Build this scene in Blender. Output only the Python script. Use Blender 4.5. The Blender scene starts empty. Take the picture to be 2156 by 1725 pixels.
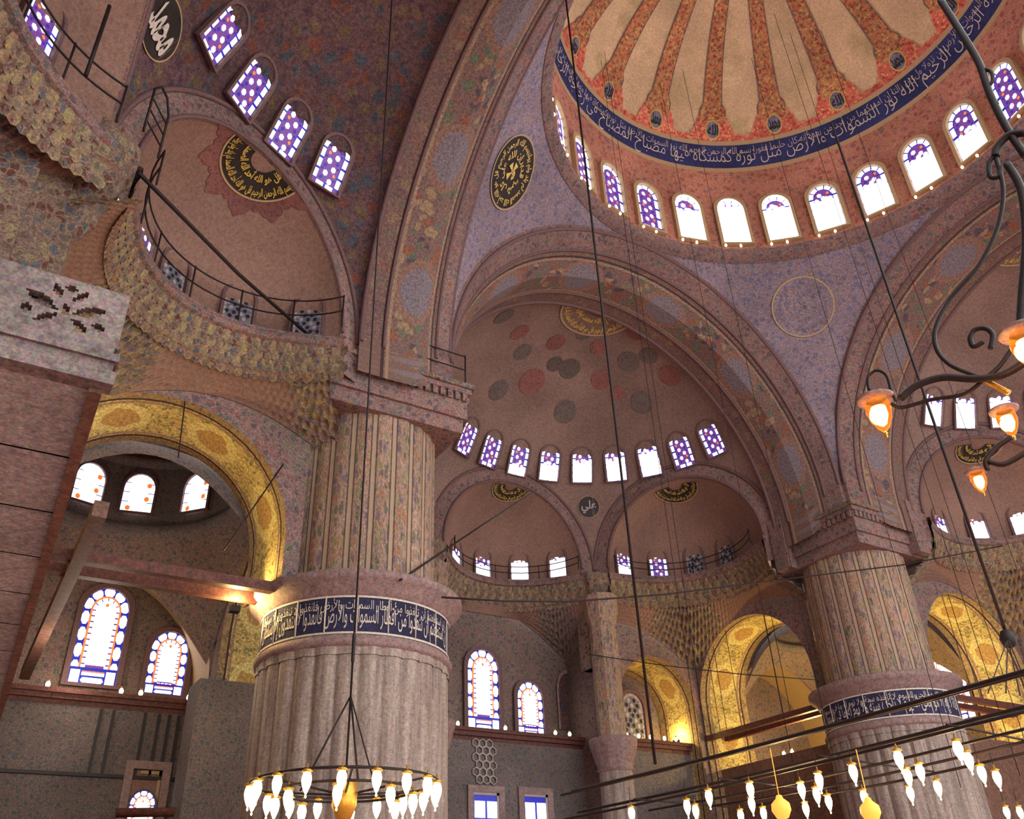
import bpy, math, random
from mathutils import Vector, Matrix
R_ = random.Random(7)
PI = math.pi
C = bpy.context.scene.collection
sc = bpy.context.scene

# ---------------------------------------------------------------- camera, world, exposure
# world frame: z = 0 is the eye level of the photographer, the carpet lies at z = -1.65
FPX, PITCH, ROLL, YAW, CX, CY = 1836.9, 0.557, -0.044, 0.577, -23.413, -12.645
FWD = Vector((math.sin(YAW)*math.cos(PITCH), math.cos(YAW)*math.cos(PITCH), math.sin(PITCH)))
_r = Vector((math.cos(YAW), -math.sin(YAW), 0)); _u = _r.cross(FWD)
RGT = math.cos(ROLL)*_r + math.sin(ROLL)*_u
UPV = -math.sin(ROLL)*_r + math.cos(ROLL)*_u
EYE = Vector((CX, CY, 0))
cam = bpy.data.cameras.new('camera'); camo = bpy.data.objects.new('camera', cam); C.objects.link(camo)
cam.sensor_width = 36; cam.sensor_fit = 'HORIZONTAL'; cam.lens = FPX/2156*36; cam.clip_end = 300; cam.clip_start = .05
camo.matrix_world = Matrix(((RGT.x, UPV.x, -FWD.x, CX), (RGT.y, UPV.y, -FWD.y, CY), (RGT.z, UPV.z, -FWD.z, 0), (0, 0, 0, 1)))
sc.camera = camo
sc.view_settings.view_transform = 'Standard'; sc.view_settings.look = 'None'
sc.view_settings.exposure = 0.0; sc.view_settings.gamma = 1; sc.view_settings.use_curve_mapping = False
w = bpy.data.worlds.new('daylight'); sc.world = w; w.use_nodes = True
bg = w.node_tree.nodes['Background']; bg.inputs[0].default_value = (.93, 1.0, .98, 1); bg.inputs[1].default_value = 3.1

def ray(u, v):
    return (FWD*FPX + RGT*(u-1078) + UPV*(862.5-v)).normalized()
def on_plane(u, v, ax, val):
    d = ray(u, v); return EYE + d*((val-EYE[ax])/d[ax])
def at(u, v, dist):                      # the point of a sight line at a horizontal distance from the eye
    d = ray(u, v); return EYE + d*(dist/math.hypot(d.x, d.y))

# ---------------------------------------------------------------- mesh helpers
class MB:
    def __init__(s): s.v = []; s.f = []; s.m = []; s.uv = []; s.sm = []
    def face(s, idx, m=0, uv=None, smooth=False):
        s.f.append(idx); s.m.append(m); s.uv.append(uv); s.sm.append(smooth)
    def poly(s, pts, m=0, uv=None):
        b = len(s.v); s.v += [tuple(p) for p in pts]; s.face(list(range(b, b+len(pts))), m, uv)
    def grid(s, fn, u0, u1, nu, v0, v1, nv, m=0, uvf=None, smooth=True):
        b = len(s.v); us = [u0+(u1-u0)*i/nu for i in range(nu+1)]; vs = [v0+(v1-v0)*j/nv for j in range(nv+1)]
        for u in us:
            for v in vs: s.v.append(tuple(fn(u, v)))
        for i in range(nu):
            for j in range(nv):
                q = [b+i*(nv+1)+j, b+(i+1)*(nv+1)+j, b+(i+1)*(nv+1)+j+1, b+i*(nv+1)+j+1]
                uv = None
                if uvf: uv = [uvf(us[i], vs[j]), uvf(us[i+1], vs[j]), uvf(us[i+1], vs[j+1]), uvf(us[i], vs[j+1])]
                s.face(q, m, uv, smooth)
    def box(s, a, b, m=0, skew=None):
        p = [(x, y, z) for x in (a[0], b[0]) for y in (a[1], b[1]) for z in (a[2], b[2])]
        if skew: p = [skew(q) for q in p]
        o = len(s.v); s.v += [tuple(q) for q in p]
        for q in ((0, 1, 3, 2), (4, 6, 7, 5), (0, 4, 5, 1), (2, 3, 7, 6), (0, 2, 6, 4), (1, 5, 7, 3)): s.face([o+i for i in q], m)
    def obox(s, M, a, b, m=0):
        s.box(a, b, m, lambda q: M @ Vector(q))
    def tube(s, pts, r, n=6, m=0, cap=True):
        pts = [Vector(p) for p in pts]; b = len(s.v); k = len(pts)
        rr = r if isinstance(r, (list, tuple)) else [r]*k
        prev = None
        for i, p in enumerate(pts):
            t = (pts[min(i+1, k-1)]-pts[max(i-1, 0)]).normalized()
            a = prev if prev is not None else (Vector((0, 0, 1)) if abs(t.z) < .9 else Vector((1, 0, 0)))
            x = (a - t*a.dot(t)).normalized(); y = t.cross(x); prev = x
            for j in range(n):
                an = 2*PI*j/n; s.v.append(tuple(p + (x*math.cos(an)+y*math.sin(an))*rr[i]))
        for i in range(k-1):
            for j in range(n):
                s.face([b+i*n+j, b+i*n+(j+1) % n, b+(i+1)*n+(j+1) % n, b+(i+1)*n+j], m, None, True)
        if cap:
            s.face([b+j for j in range(n)][::-1], m); s.face([b+(k-1)*n+j for j in range(n)], m)
    def lathe(s, prof, n=24, c=(0, 0, 0), m=0, rmod=None, a0=0, a1=2*PI, smooth=True):
        b = len(s.v); full = abs(a1-a0-2*PI) < 1e-6; N = n if full else n+1
        for (r, z) in prof:
            for j in range(N):
                an = a0+(a1-a0)*j/n; q = r+(rmod(an, z) if rmod else 0)
                s.v.append((c[0]+q*math.cos(an), c[1]+q*math.sin(an), c[2]+z))
        for i in range(len(prof)-1):
            for j in range(n):
                s.face([b+i*N+j, b+i*N+(j+1) % N, b+(i+1)*N+(j+1) % N, b+(i+1)*N+j], m, None, smooth)
    def build(s, name, mats, parent=None, xf=None, loc=None):
        me = bpy.data.meshes.new(name)
        vs = [tuple(xf(Vector(p))) for p in s.v] if xf else s.v
        if loc is not None: vs = [(p[0]-loc[0], p[1]-loc[1], p[2]-loc[2]) for p in vs]
        me.from_pydata(vs, [], s.f)
        if not isinstance(mats, (list, tuple)): mats = [mats]
        for k in mats: me.materials.append(k)
        for p, k, sm in zip(me.polygons, s.m, s.sm): p.material_index = k; p.use_smooth = sm
        if any(u for u in s.uv):
            l = me.uv_layers.new(name='UVMap'); i = 0
            for f, u in zip(s.f, s.uv):
                for j in range(len(f)):
                    if u: l.data[i].uv = u[j]
                    i += 1
        me.update()
        o = bpy.data.objects.new(name, me); C.objects.link(o)
        if loc is not None: o.location = loc
        if parent: o.parent = parent
        return o

def tag(o, label=None, cat=None, group=None, kind=None):
    if label: o['label'] = label
    if cat: o['category'] = cat
    if group: o['group'] = group
    if kind: o['kind'] = kind
    return o
def empty(name, loc):
    o = bpy.data.objects.new(name, None); o.empty_display_size = .2; C.objects.link(o); o.location = loc; return o
def struct(o, label, cat): return tag(o, label, cat, None, 'structure')
def copy_tree(o, parent=None):
    c = o.copy(); C.objects.link(c); c.parent = parent
    for ch in list(o.children): copy_tree(ch, c)
    return c

# ---------------------------------------------------------------- materials
def lin(c):
    return tuple((x/255/12.92 if x/255 <= .04045 else ((x/255+.055)/1.055)**2.4) for x in c)+(1,)
def newmat(name, rough=.85, metal=0):
    m = bpy.data.materials.new(name); m.use_nodes = True; nt = m.node_tree; b = nt.nodes['Principled BSDF']
    b.inputs['Roughness'].default_value = rough; b.inputs['Metallic'].default_value = metal
    b.inputs['Specular IOR Level'].default_value = .25
    return m, nt, b
def nd(nt, t, **k):
    n = nt.nodes.new(t)
    for a, v in k.items():
        if a == 'i':
            for q, x in v.items(): n.inputs[q].default_value = x
        else: setattr(n, a, v)
    return n
def lk(nt, a, b): nt.links.new(a, b)
def ramp(nt, fac, stops, interp='LINEAR'):
    r = nd(nt, 'ShaderNodeValToRGB'); r.color_ramp.interpolation = interp; e = r.color_ramp.elements
    while len(e) > 1: e.remove(e[-1])
    e[0].position = stops[0][0]; e[0].color = stops[0][1]
    for p, c in stops[1:]:
        q = e.new(p); q.color = c
    lk(nt, fac, r.inputs[0]); return r.outputs[0]
def mix(nt, f, a, b, mode='MIX'):
    n = nd(nt, 'ShaderNodeMix', data_type='RGBA', blend_type=mode)
    if isinstance(f, (int, float)): n.inputs[0].default_value = f
    else: lk(nt, f, n.inputs[0])
    for s_, v in ((6, a), (7, b)):
        if isinstance(v, tuple): n.inputs[s_].default_value = v
        else: lk(nt, v, n.inputs[s_])
    return n.outputs[2]
def mth(nt, op, a, b=0.0, clamp=False):
    n = nd(nt, 'ShaderNodeMath', operation=op, use_clamp=clamp)
    for i, v in ((0, a), (1, b)):
        if isinstance(v, (int, float)): n.inputs[i].default_value = v
        else: lk(nt, v, n.inputs[i])
    return n.outputs[0]
def coords(nt, uv=False, scale=(1, 1, 1)):
    if uv: o = nd(nt, 'ShaderNodeUVMap').outputs[0]
    else: o = nd(nt, 'ShaderNodeNewGeometry').outputs['Position']
    mp = nd(nt, 'ShaderNodeMapping'); mp.inputs['Scale'].default_value = scale; lk(nt, o, mp.inputs[0]); return mp.outputs[0]
def grain(nt, co, col, amt=.45, sc_=7):
    # close-set painted speckle
    n = nd(nt, 'ShaderNodeTexNoise', i={'Scale': sc_, 'Detail': 5.0, 'Roughness': .75}); lk(nt, co, n.inputs['Vector'])
    lo, hi = 1-amt, 1+amt
    g = ramp(nt, n.outputs[0], [(.33, (lo, lo, lo, 1)), (.67, (hi, hi, hi, 1))])
    c = mix(nt, 1.0, col, g, 'MULTIPLY')
    n2 = nd(nt, 'ShaderNodeTexNoise', i={'Scale': sc_*3.1, 'Detail': 3.0, 'Roughness': .8}); lk(nt, co, n2.inputs['Vector'])
    h = amt*.8; c = mix(nt, 1.0, c, ramp(nt, n2.outputs[0], [(.36, (1-h, 1-h, 1-h, 1)), (.64, (1+h, 1+h, 1+h, 1))]), 'MULTIPLY')
    n3 = nd(nt, 'ShaderNodeTexNoise', i={'Scale': sc_*1.9, 'Detail': 4.0, 'Roughness': .75}); lk(nt, co, n3.inputs['Vector'])
    vm = nd(nt, 'ShaderNodeVectorMath', operation='MULTIPLY_ADD'); lk(nt, n3.outputs['Color'], vm.inputs[0]); k = amt*3.2
    vm.inputs[1].default_value = (k, k, k); vm.inputs[2].default_value = (1-k/2,)*3
    c = mix(nt, 1.0, c, vm.outputs[0], 'MULTIPLY')
    return c
def plaster(name, col, var=.3, scale=.35, grains=.3, tint=None):
    m, nt, b = newmat(name); co = coords(nt)
    n = nd(nt, 'ShaderNodeTexNoise', i={'Scale': scale, 'Detail': 4.0}); lk(nt, co, n.inputs['Vector'])
    dk = tuple(x*(1-var) for x in lin(col)[:3])+(1,); lt = tuple(x*(1+var*.7) for x in lin(col)[:3])+(1,)
    c = ramp(nt, n.outputs[0], [(.35, dk), (.65, lt)])
    if tint:
        n2 = nd(nt, 'ShaderNodeTexNoise', i={'Scale': scale*2.3, 'Detail': 3.0}); lk(nt, co, n2.inputs['Vector'])
        f = ramp(nt, n2.outputs[0], [(.5, (0, 0, 0, 1)), (.7, (1, 1, 1, 1))]); c = mix(nt, f, c, lin(tint))
    c = grain(nt, co, c, grains, 9); lk(nt, c, b.inputs['Base Color']); return m
def ornament(name, base, cols, scale=1.6, line=None, dens=.55, grains=.5, uv=False, stretch=(1, 1, 1), rough=.85):
    # dense painted arabesques: leaf cells of several colours on a ground, with curling outlines
    m, nt, b = newmat(name, rough); co = coords(nt, uv, stretch); scale = scale*1.45
    dn = nd(nt, 'ShaderNodeTexNoise', i={'Scale': scale*1.2, 'Detail': 3.0}); lk(nt, co, dn.inputs['Vector'])
    off = nd(nt, 'ShaderNodeVectorMath', operation='SCALE'); lk(nt, dn.outputs['Color'], off.inputs[0]); off.inputs['Scale'].default_value = .9/scale
    ad = nd(nt, 'ShaderNodeVectorMath', operation='ADD'); lk(nt, co, ad.inputs[0]); lk(nt, off.outputs[0], ad.inputs[1])
    v = nd(nt, 'ShaderNodeTexVoronoi', i={'Scale': scale*1.7}); lk(nt, ad.outputs[0], v.inputs['Vector'])
    sp = nd(nt, 'ShaderNodeSeparateColor'); lk(nt, v.outputs['Color'], sp.inputs[0])
    k = len(cols); cell = ramp(nt, sp.outputs[0], [(i/k, lin(c)) for i, c in enumerate(cols)], 'CONSTANT')
    leaf = ramp(nt, v.outputs['Distance'], [(dens*.75, (1, 1, 1, 1)), (dens, (0, 0, 0, 1))])
    c = mix(nt, leaf, lin(base), cell)
    e = nd(nt, 'ShaderNodeTexVoronoi', feature='DISTANCE_TO_EDGE', i={'Scale': scale*1.7}); lk(nt, ad.outputs[0], e.inputs['Vector'])
    f = ramp(nt, e.outputs['Distance'], [(.03, (1, 1, 1, 1)), (.07, (0, 0, 0, 1))])
    f = mth(nt, 'MULTIPLY', f, .55); c = mix(nt, f, c, lin(line or tuple(min(255, x+25) for x in base)))
    big = nd(nt, 'ShaderNodeTexNoise', i={'Scale': .35, 'Detail': 2.0}); lk(nt, co, big.inputs['Vector'])
    c = mix(nt, 1.0, c, ramp(nt, big.outputs[0], [(.3, (.8, .8, .8, 1)), (.7, (1.15, 1.15, 1.15, 1))]), 'MULTIPLY')
    c = grain(nt, co, c, grains, scale*6); lk(nt, c, b.inputs['Base Color'])
    return m
def plain(name, col, rough=.6, metal=0, grains=.15, sc_=12):
    m, nt, b = newmat(name, rough, metal); c = grain(nt, coords(nt), lin(col), grains, sc_); lk(nt, c, b.inputs['Base Color']); return m
def glow(name, col, strength):
    m, nt, b = newmat(name, .3); b.inputs['Base Color'].default_value = lin(col)
    b.inputs['Emission Color'].default_value = lin(col); b.inputs['Emission Strength'].default_value = strength; return m
def banded(name, base, cols, medal, rim, period, halfw, rad, scale=1.4):
    # arch band: a row of round medallions on a vine ground, borders left and right (uv in metres: u along, v across from the middle)
    m, nt, b = newmat(name); co = coords(nt, True)
    s = nd(nt, 'ShaderNodeSeparateXYZ'); lk(nt, co, s.inputs[0])
    u = mth(nt, 'SUBTRACT', mth(nt, 'FRACT', mth(nt, 'DIVIDE', s.outputs[0], period)), .5)
    u = mth(nt, 'MULTIPLY', u, period*.8)
    d = mth(nt, 'SQRT', mth(nt, 'ADD', mth(nt, 'MULTIPLY', u, u), mth(nt, 'MULTIPLY', s.outputs[1], s.outputs[1])))
    wob = nd(nt, 'ShaderNodeTexNoise', i={'Scale': 2.4, 'Detail': 2.0}); lk(nt, co, wob.inputs['Vector'])
    d = mth(nt, 'ADD', d, mth(nt, 'MULTIPLY', mth(nt, 'SUBTRACT', wob.outputs[0], .5), .35))
    dn = nd(nt, 'ShaderNodeTexNoise', i={'Scale': scale, 'Detail': 3.0}); lk(nt, co, dn.inputs['Vector'])
    off = nd(nt, 'ShaderNodeVectorMath', operation='SCALE'); lk(nt, dn.outputs['Color'], off.inputs[0]); off.inputs['Scale'].default_value = .8
    ad = nd(nt, 'ShaderNodeVectorMath', operation='ADD'); lk(nt, co, ad.inputs[0]); lk(nt, off.outputs[0], ad.inputs[1])
    v = nd(nt, 'ShaderNodeTexVoronoi', i={'Scale': scale*1.6}); lk(nt, ad.outputs[0], v.inputs['Vector'])
    sp = nd(nt, 'ShaderNodeSeparateColor'); lk(nt, v.outputs['Color'], sp.inputs[0])
    k = len(cols); cell = ramp(nt, sp.outputs[0], [(i/k, lin(c)) for i, c in enumerate(cols)], 'CONSTANT')
    leaf = ramp(nt, v.outputs['Distance'], [(.38, (1, 1, 1, 1)), (.52, (0, 0, 0, 1))])
    c = mix(nt, leaf, lin(base), cell)
    c = mix(nt, ramp(nt, d, [((rad+.25)/4, (1, 1, 1, 1)), ((rad+.3)/4, (0, 0, 0, 1))]) if False else mth(nt, 'LESS_THAN', d, rad+.28), c, lin(rim))
    c = mix(nt, mth(nt, 'LESS_THAN', d, rad), c, lin(medal))
    av = mth(nt, 'ABSOLUTE', s.outputs[1])
    for a, wd, col in ((halfw, .12, (150, 120, 100)), (halfw+.16, .1, (70, 50, 52))):
        f = mth(nt, 'LESS_THAN', mth(nt, 'ABSOLUTE', mth(nt, 'SUBTRACT', av, a)), wd/2); c = mix(nt, f, c, lin(col))
    out = mth(nt, 'GREATER_THAN', av, halfw+.22); c = mix(nt, mth(nt, 'MULTIPLY', out, .6), c, lin((118, 88, 82)))
    c = grain(nt, co, c, .5, 9); lk(nt, c, b.inputs['Base Color']); return m

M = {}
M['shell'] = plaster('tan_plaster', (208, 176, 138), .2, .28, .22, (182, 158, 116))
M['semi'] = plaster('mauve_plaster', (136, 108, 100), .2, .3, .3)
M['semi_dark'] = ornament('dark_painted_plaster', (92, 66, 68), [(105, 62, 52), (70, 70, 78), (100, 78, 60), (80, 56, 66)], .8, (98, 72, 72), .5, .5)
M['exedra'] = plaster('brown_plaster', (142, 108, 96), .16, .3, .25)
M['drum'] = ornament('red_drum_ornament', (178, 118, 100), [(160, 90, 78), (186, 128, 100), (146, 104, 100), (178, 106, 92)], 1.5, (196, 142, 118), .5, .35)
M['red'] = ornament('coral_ornament', (214, 118, 98), [(176, 66, 54), (226, 140, 104), (190, 88, 70), (214, 160, 110)], 2.4, (160, 60, 50), .55, .35)
M['rib'] = ornament('rib_ornament', (196, 136, 92), [(150, 70, 52), (200, 160, 96), (130, 100, 80), (190, 96, 70)], 2.6, (110, 70, 50), .55, .4)
M['navy'] = plaster('navy_band', (50, 54, 100), .25, .6, .3)
M['navy_dark'] = plaster('dark_navy_panel', (48, 44, 72), .25, .6, .3)
M['black_panel'] = plaster('black_roundel', (52, 42, 40), .25, .8, .3)
M['gold'] = plain('gold_lettering', (214, 176, 82), .5, 0, .2)
M['pale_letter'] = plain('pale_lettering', (206, 190, 178), .6, 0, .2)
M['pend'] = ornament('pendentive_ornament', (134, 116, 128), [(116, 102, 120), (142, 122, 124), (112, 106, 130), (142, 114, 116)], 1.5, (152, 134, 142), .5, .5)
M['border'] = ornament('border_ornament', (124, 96, 94), [(96, 78, 82), (140, 104, 90), (100, 96, 92), (130, 84, 80)], 1.7, (150, 120, 112), .5, .5)
M['band_l'] = banded('arch_band', (120, 92, 86), [(96, 102, 84), (138, 84, 66), (150, 122, 96), (88, 72, 80), (110, 104, 84)], (122, 108, 114), (134, 100, 88), 5.4, 1.05, .8)
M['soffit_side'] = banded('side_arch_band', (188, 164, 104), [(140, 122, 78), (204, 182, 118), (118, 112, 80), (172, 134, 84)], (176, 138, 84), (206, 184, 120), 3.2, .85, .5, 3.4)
M['cornice'] = ornament('cornice_paint', (118, 94, 84), [(100, 62, 54), (88, 90, 98), (140, 122, 88), (104, 84, 74)], 1.8, (150, 124, 104), .5, .5)
M['muq'] = ornament('muqarnas_paint', (138, 114, 92), [(152, 132, 90), (104, 98, 80), (144, 108, 84), (122, 106, 92)], 1.5, (166, 144, 110), .5, .4)
M['wall'] = ornament('wall_arabesque', (122, 98, 94), [(92, 92, 82), (130, 94, 84), (96, 82, 90), (112, 106, 84)], 2.1, (142, 118, 110), .5, .5)
M['tile'] = ornament('tile_wall', (108, 94, 92), [(90, 92, 98), (120, 100, 92), (84, 88, 84), (112, 92, 98)], 2.6, (134, 120, 116), .5, .5)
M['stone'] = plaster('grey_marble', (150, 124, 122), .22, .5, .3)
M['shaft'] = ornament('painted_shaft', (150, 120, 106), [(108, 100, 84), (158, 112, 90), (120, 100, 108), (140, 128, 92)], 1.6, (178, 146, 124), .5, .5, False, (1.6, 1.6, .55))
def stripes(m):
    nt = m.node_tree; b = nt.nodes['Principled BSDF']; src = b.inputs['Base Color'].links[0].from_socket
    s_ = nd(nt, 'ShaderNodeSeparateXYZ'); lk(nt, coords(nt, True), s_.inputs[0]); fr = mth(nt, 'ABSOLUTE', mth(nt, 'SUBTRACT', mth(nt, 'FRACT', s_.outputs[0]), .5))
    c = mix(nt, mth(nt, 'MULTIPLY', mth(nt, 'LESS_THAN', fr, .09), .75), src, lin((176, 148, 124))); c = mix(nt, mth(nt, 'MULTIPLY', mth(nt, 'LESS_THAN', mth(nt, 'ABSOLUTE', mth(nt, 'SUBTRACT', fr, .13)), .035), .8), c, lin((74, 56, 54)))
    lk(nt, c, b.inputs['Base Color'])
stripes(M['shaft'])
M['cap'] = plain('grey_capital_stone', (142, 114, 112), .7, 0, .35, 6)
M['iron'] = plain('black_iron', (44, 34, 36), .5, .3, .2)
M['wood'] = plain('red_timber', (100, 60, 54), .6, 0, .35, 5)
M['brownwood'] = plain('brown_timber', (120, 86, 74), .6, 0, .35, 6)
M['brass'] = plain('brass', (214, 160, 70), .35, .7, .1)
M['frame'] = plain('cream_frame', (178, 148, 112), .7, 0, .15)
M['frame_dk'] = plain('plaster_frame', (112, 84, 84), .7, 0, .25)
M['leadblue'] = glow('blue_glass', (40, 40, 150), .9)
M['purple'] = glow('purple_glass', (104, 62, 132), .75)
M['orange'] = glow('orange_glass', (236, 120, 50), 1.0)
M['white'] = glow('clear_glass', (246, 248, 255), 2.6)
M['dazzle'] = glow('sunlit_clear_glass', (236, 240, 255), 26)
M['hexw'] = glow('pale_lilac_glass', (224, 216, 248), 1.3)
M['dimglass'] = plain('unlit_glass', (118, 116, 132), .3, 0, .4, 5)
M['dimlead'] = plain('unlit_lead', (48, 38, 44), .5, 0, .2)
M['lattice'] = plain('white_lattice', (176, 160, 156), .6, 0, .2)
M['flame'] = glow('lit_lamp_glass', (255, 226, 160), 9)
M['amber'] = glow('amber_lamp_glass', (255, 150, 60), 1.6)
M['bulb'] = glow('bulb_glass', (255, 226, 180), 9)
M['carpet'] = plain('red_carpet', (190, 142, 132), .95, 0, .3, 3)
M['dots_r'] = ornament('red_painted_dot', (134, 84, 80), [(124, 72, 66), (140, 92, 80), (120, 80, 76)], 2.6, (142, 98, 92), .5, .4)
M['dots_g'] = ornament('green_painted_dot', (104, 88, 84), [(88, 84, 76), (112, 92, 88), (90, 76, 84)], 2.6, (120, 104, 98), .5, .4)
# fluted marble
def fluted_mat():
    m, nt, b = newmat('fluted_marble', .6); co = coords(nt, False, (2.2, 2.2, .16))
    n = nd(nt, 'ShaderNodeTexNoise', i={'Scale': 2.2, 'Detail': 6.0, 'Roughness': .7}); lk(nt, co, n.inputs['Vector'])
    c = ramp(nt, n.outputs[0], [(.3, lin((108, 90, 86))), (.5, lin((150, 130, 122))), (.7, lin((178, 158, 146)))])
    c = grain(nt, coords(nt), c, .3, 10); lk(nt, c, b.inputs['Base Color']); return m
M['fluted'] = fluted_mat()
M['soffit'] = plaster('gallery_soffit_marble', (172, 166, 166), .25, .6, .35)
M['gallery'] = plaster('dull_grey_marble', (122, 106, 104), .3, .8, .4)

# ---------------------------------------------------------------- Arabic lettering (presentation forms, joined, set right to left)
AR = {'ا': ('FE8D', 'FE8E'), 'أ': ('FE83', 'FE84'), 'إ': ('FE87', 'FE88'), 'د': ('FEA9', 'FEAA'), 'ذ': ('FEAB', 'FEAC'), 'ر': ('FEAD', 'FEAE'),
      'ز': ('FEAF', 'FEB0'), 'و': ('FEED', 'FEEE'), 'ة': ('FE93', 'FE94'), 'ى': ('FEEF', 'FEF0'), 'ء': ('FE80',)}
for ch, b0 in zip('بتثجحخسشصضطظعغفقكلمنهي', (0xFE8F, 0xFE95, 0xFE99, 0xFE9D, 0xFEA1, 0xFEA5, 0xFEB1, 0xFEB5, 0xFEB9, 0xFEBD, 0xFEC1, 0xFEC5, 0xFEC9, 0xFECD, 0xFED1, 0xFED5, 0xFED9, 0xFEDD, 0xFEE1, 0xFEE5, 0xFEE9, 0xFEF1)):
    AR[ch] = tuple('%X' % (b0+i) for i in range(4))
def shape(word_line):
    out = []; s = word_line; i = 0
    while i < len(s):
        ch = s[i]
        if ch not in AR: out.append(ch); i += 1; continue
        prev = i > 0 and s[i-1] in AR and len(AR[s[i-1]]) == 4
        if ch == 'ل' and i+1 < len(s) and s[i+1] in 'اأ':
            base = 0xFEFB if s[i+1] == 'ا' else 0xFEF7
            out.append(chr(base+(1 if prev else 0))); i += 2; continue
        f = AR[ch]; nxt = i+1 < len(s) and s[i+1] in AR and len(AR[s[i+1]]) > 1
        if len(f) == 1: k = 0
        elif len(f) == 2: k = 1 if prev else 0
        else: k = {(0, 0): 0, (1, 0): 1, (0, 1): 2, (1, 1): 3}[(int(prev), int(nxt))]
        out.append(chr(int(f[k], 16))); i += 1
    return ''.join(reversed(out))
def text_geo(line, bold=.012):
    cu = bpy.data.curves.new('lettering_tmp', 'FONT'); cu.body = shape(line); cu.resolution_u = 2; cu.offset = bold
    o = bpy.data.objects.new('lettering_tmp', cu); C.objects.link(o); bpy.context.view_layer.update()
    me = bpy.data.meshes.new_from_object(o.evaluated_get(bpy.context.evaluated_depsgraph_get()))
    vs = [(v.co.x, v.co.y) for v in me.vertices]; fs = [list(p.vertices) for p in me.polygons]
    bpy.data.objects.remove(o); bpy.data.curves.remove(cu); bpy.data.meshes.remove(me)
    x0 = min(v[0] for v in vs); x1 = max(v[0] for v in vs); y0 = min(v[1] for v in vs); y1 = max(v[1] for v in vs)
    return [((v[0]-x0)/(x1-x0), (v[1]-y0)/(y1-y0)) for v in vs], fs
def lettering(mb, line, fn, m=0, bold=.012):
    vs, fs = text_geo(line, bold); b = len(mb.v)
    for u, v in vs: mb.v.append(tuple(fn(u, v)))
    for f in fs: mb.face([b+i for i in f], m)

# ---------------------------------------------------------------- windows
WN = [0]
def arch_outline(w, h, d=0.0, n=10, pt=1.12):
    hw = w/2-d; base = h-w/2*pt
    pts = [(-hw, d)]
    for i in range(n+1):
        a = PI-PI*i/n; pts.append((hw*math.cos(a), base+hw*pt*math.sin(a)))
    pts.append((hw, d)); return pts
def border_cells(w, h, d1, d2, nside, narch, nbot, gap, pt=1.12):
    # quads of a border between two insets
    cells = []; base = h-w/2*pt
    o, i = w/2-d1, w/2-d2
    def side(sx):
        L = base-d2
        for k in range(nside):
            a = d2+L*(k+gap)/nside; b = d2+L*(k+1-gap)/nside
            cells.append([(sx*o, a), (sx*i, a), (sx*i, b), (sx*o, b)])
    side(-1); side(1)
    for k in range(narch):
        a0 = PI*(k+gap*.7)/narch; a1 = PI*(k+1-gap*.7)/narch; q = []
        for t in (0, .5, 1): a = a0+(a1-a0)*t; q.append((o*math.cos(a), base+o*pt*math.sin(a)))
        for t in (1, .5, 0): a = a0+(a1-a0)*t; q.append((i*math.cos(a), base+i*pt*math.sin(a)))
        cells.append(q)
    for k in range(nbot):
        a = -i+2*i*(k+gap)/nbot; b = -i+2*i*(k+1-gap)/nbot; cells.append([(a, d1), (b, d1), (b, d2), (a, d2)])
    return cells
PANE = {}
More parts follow.
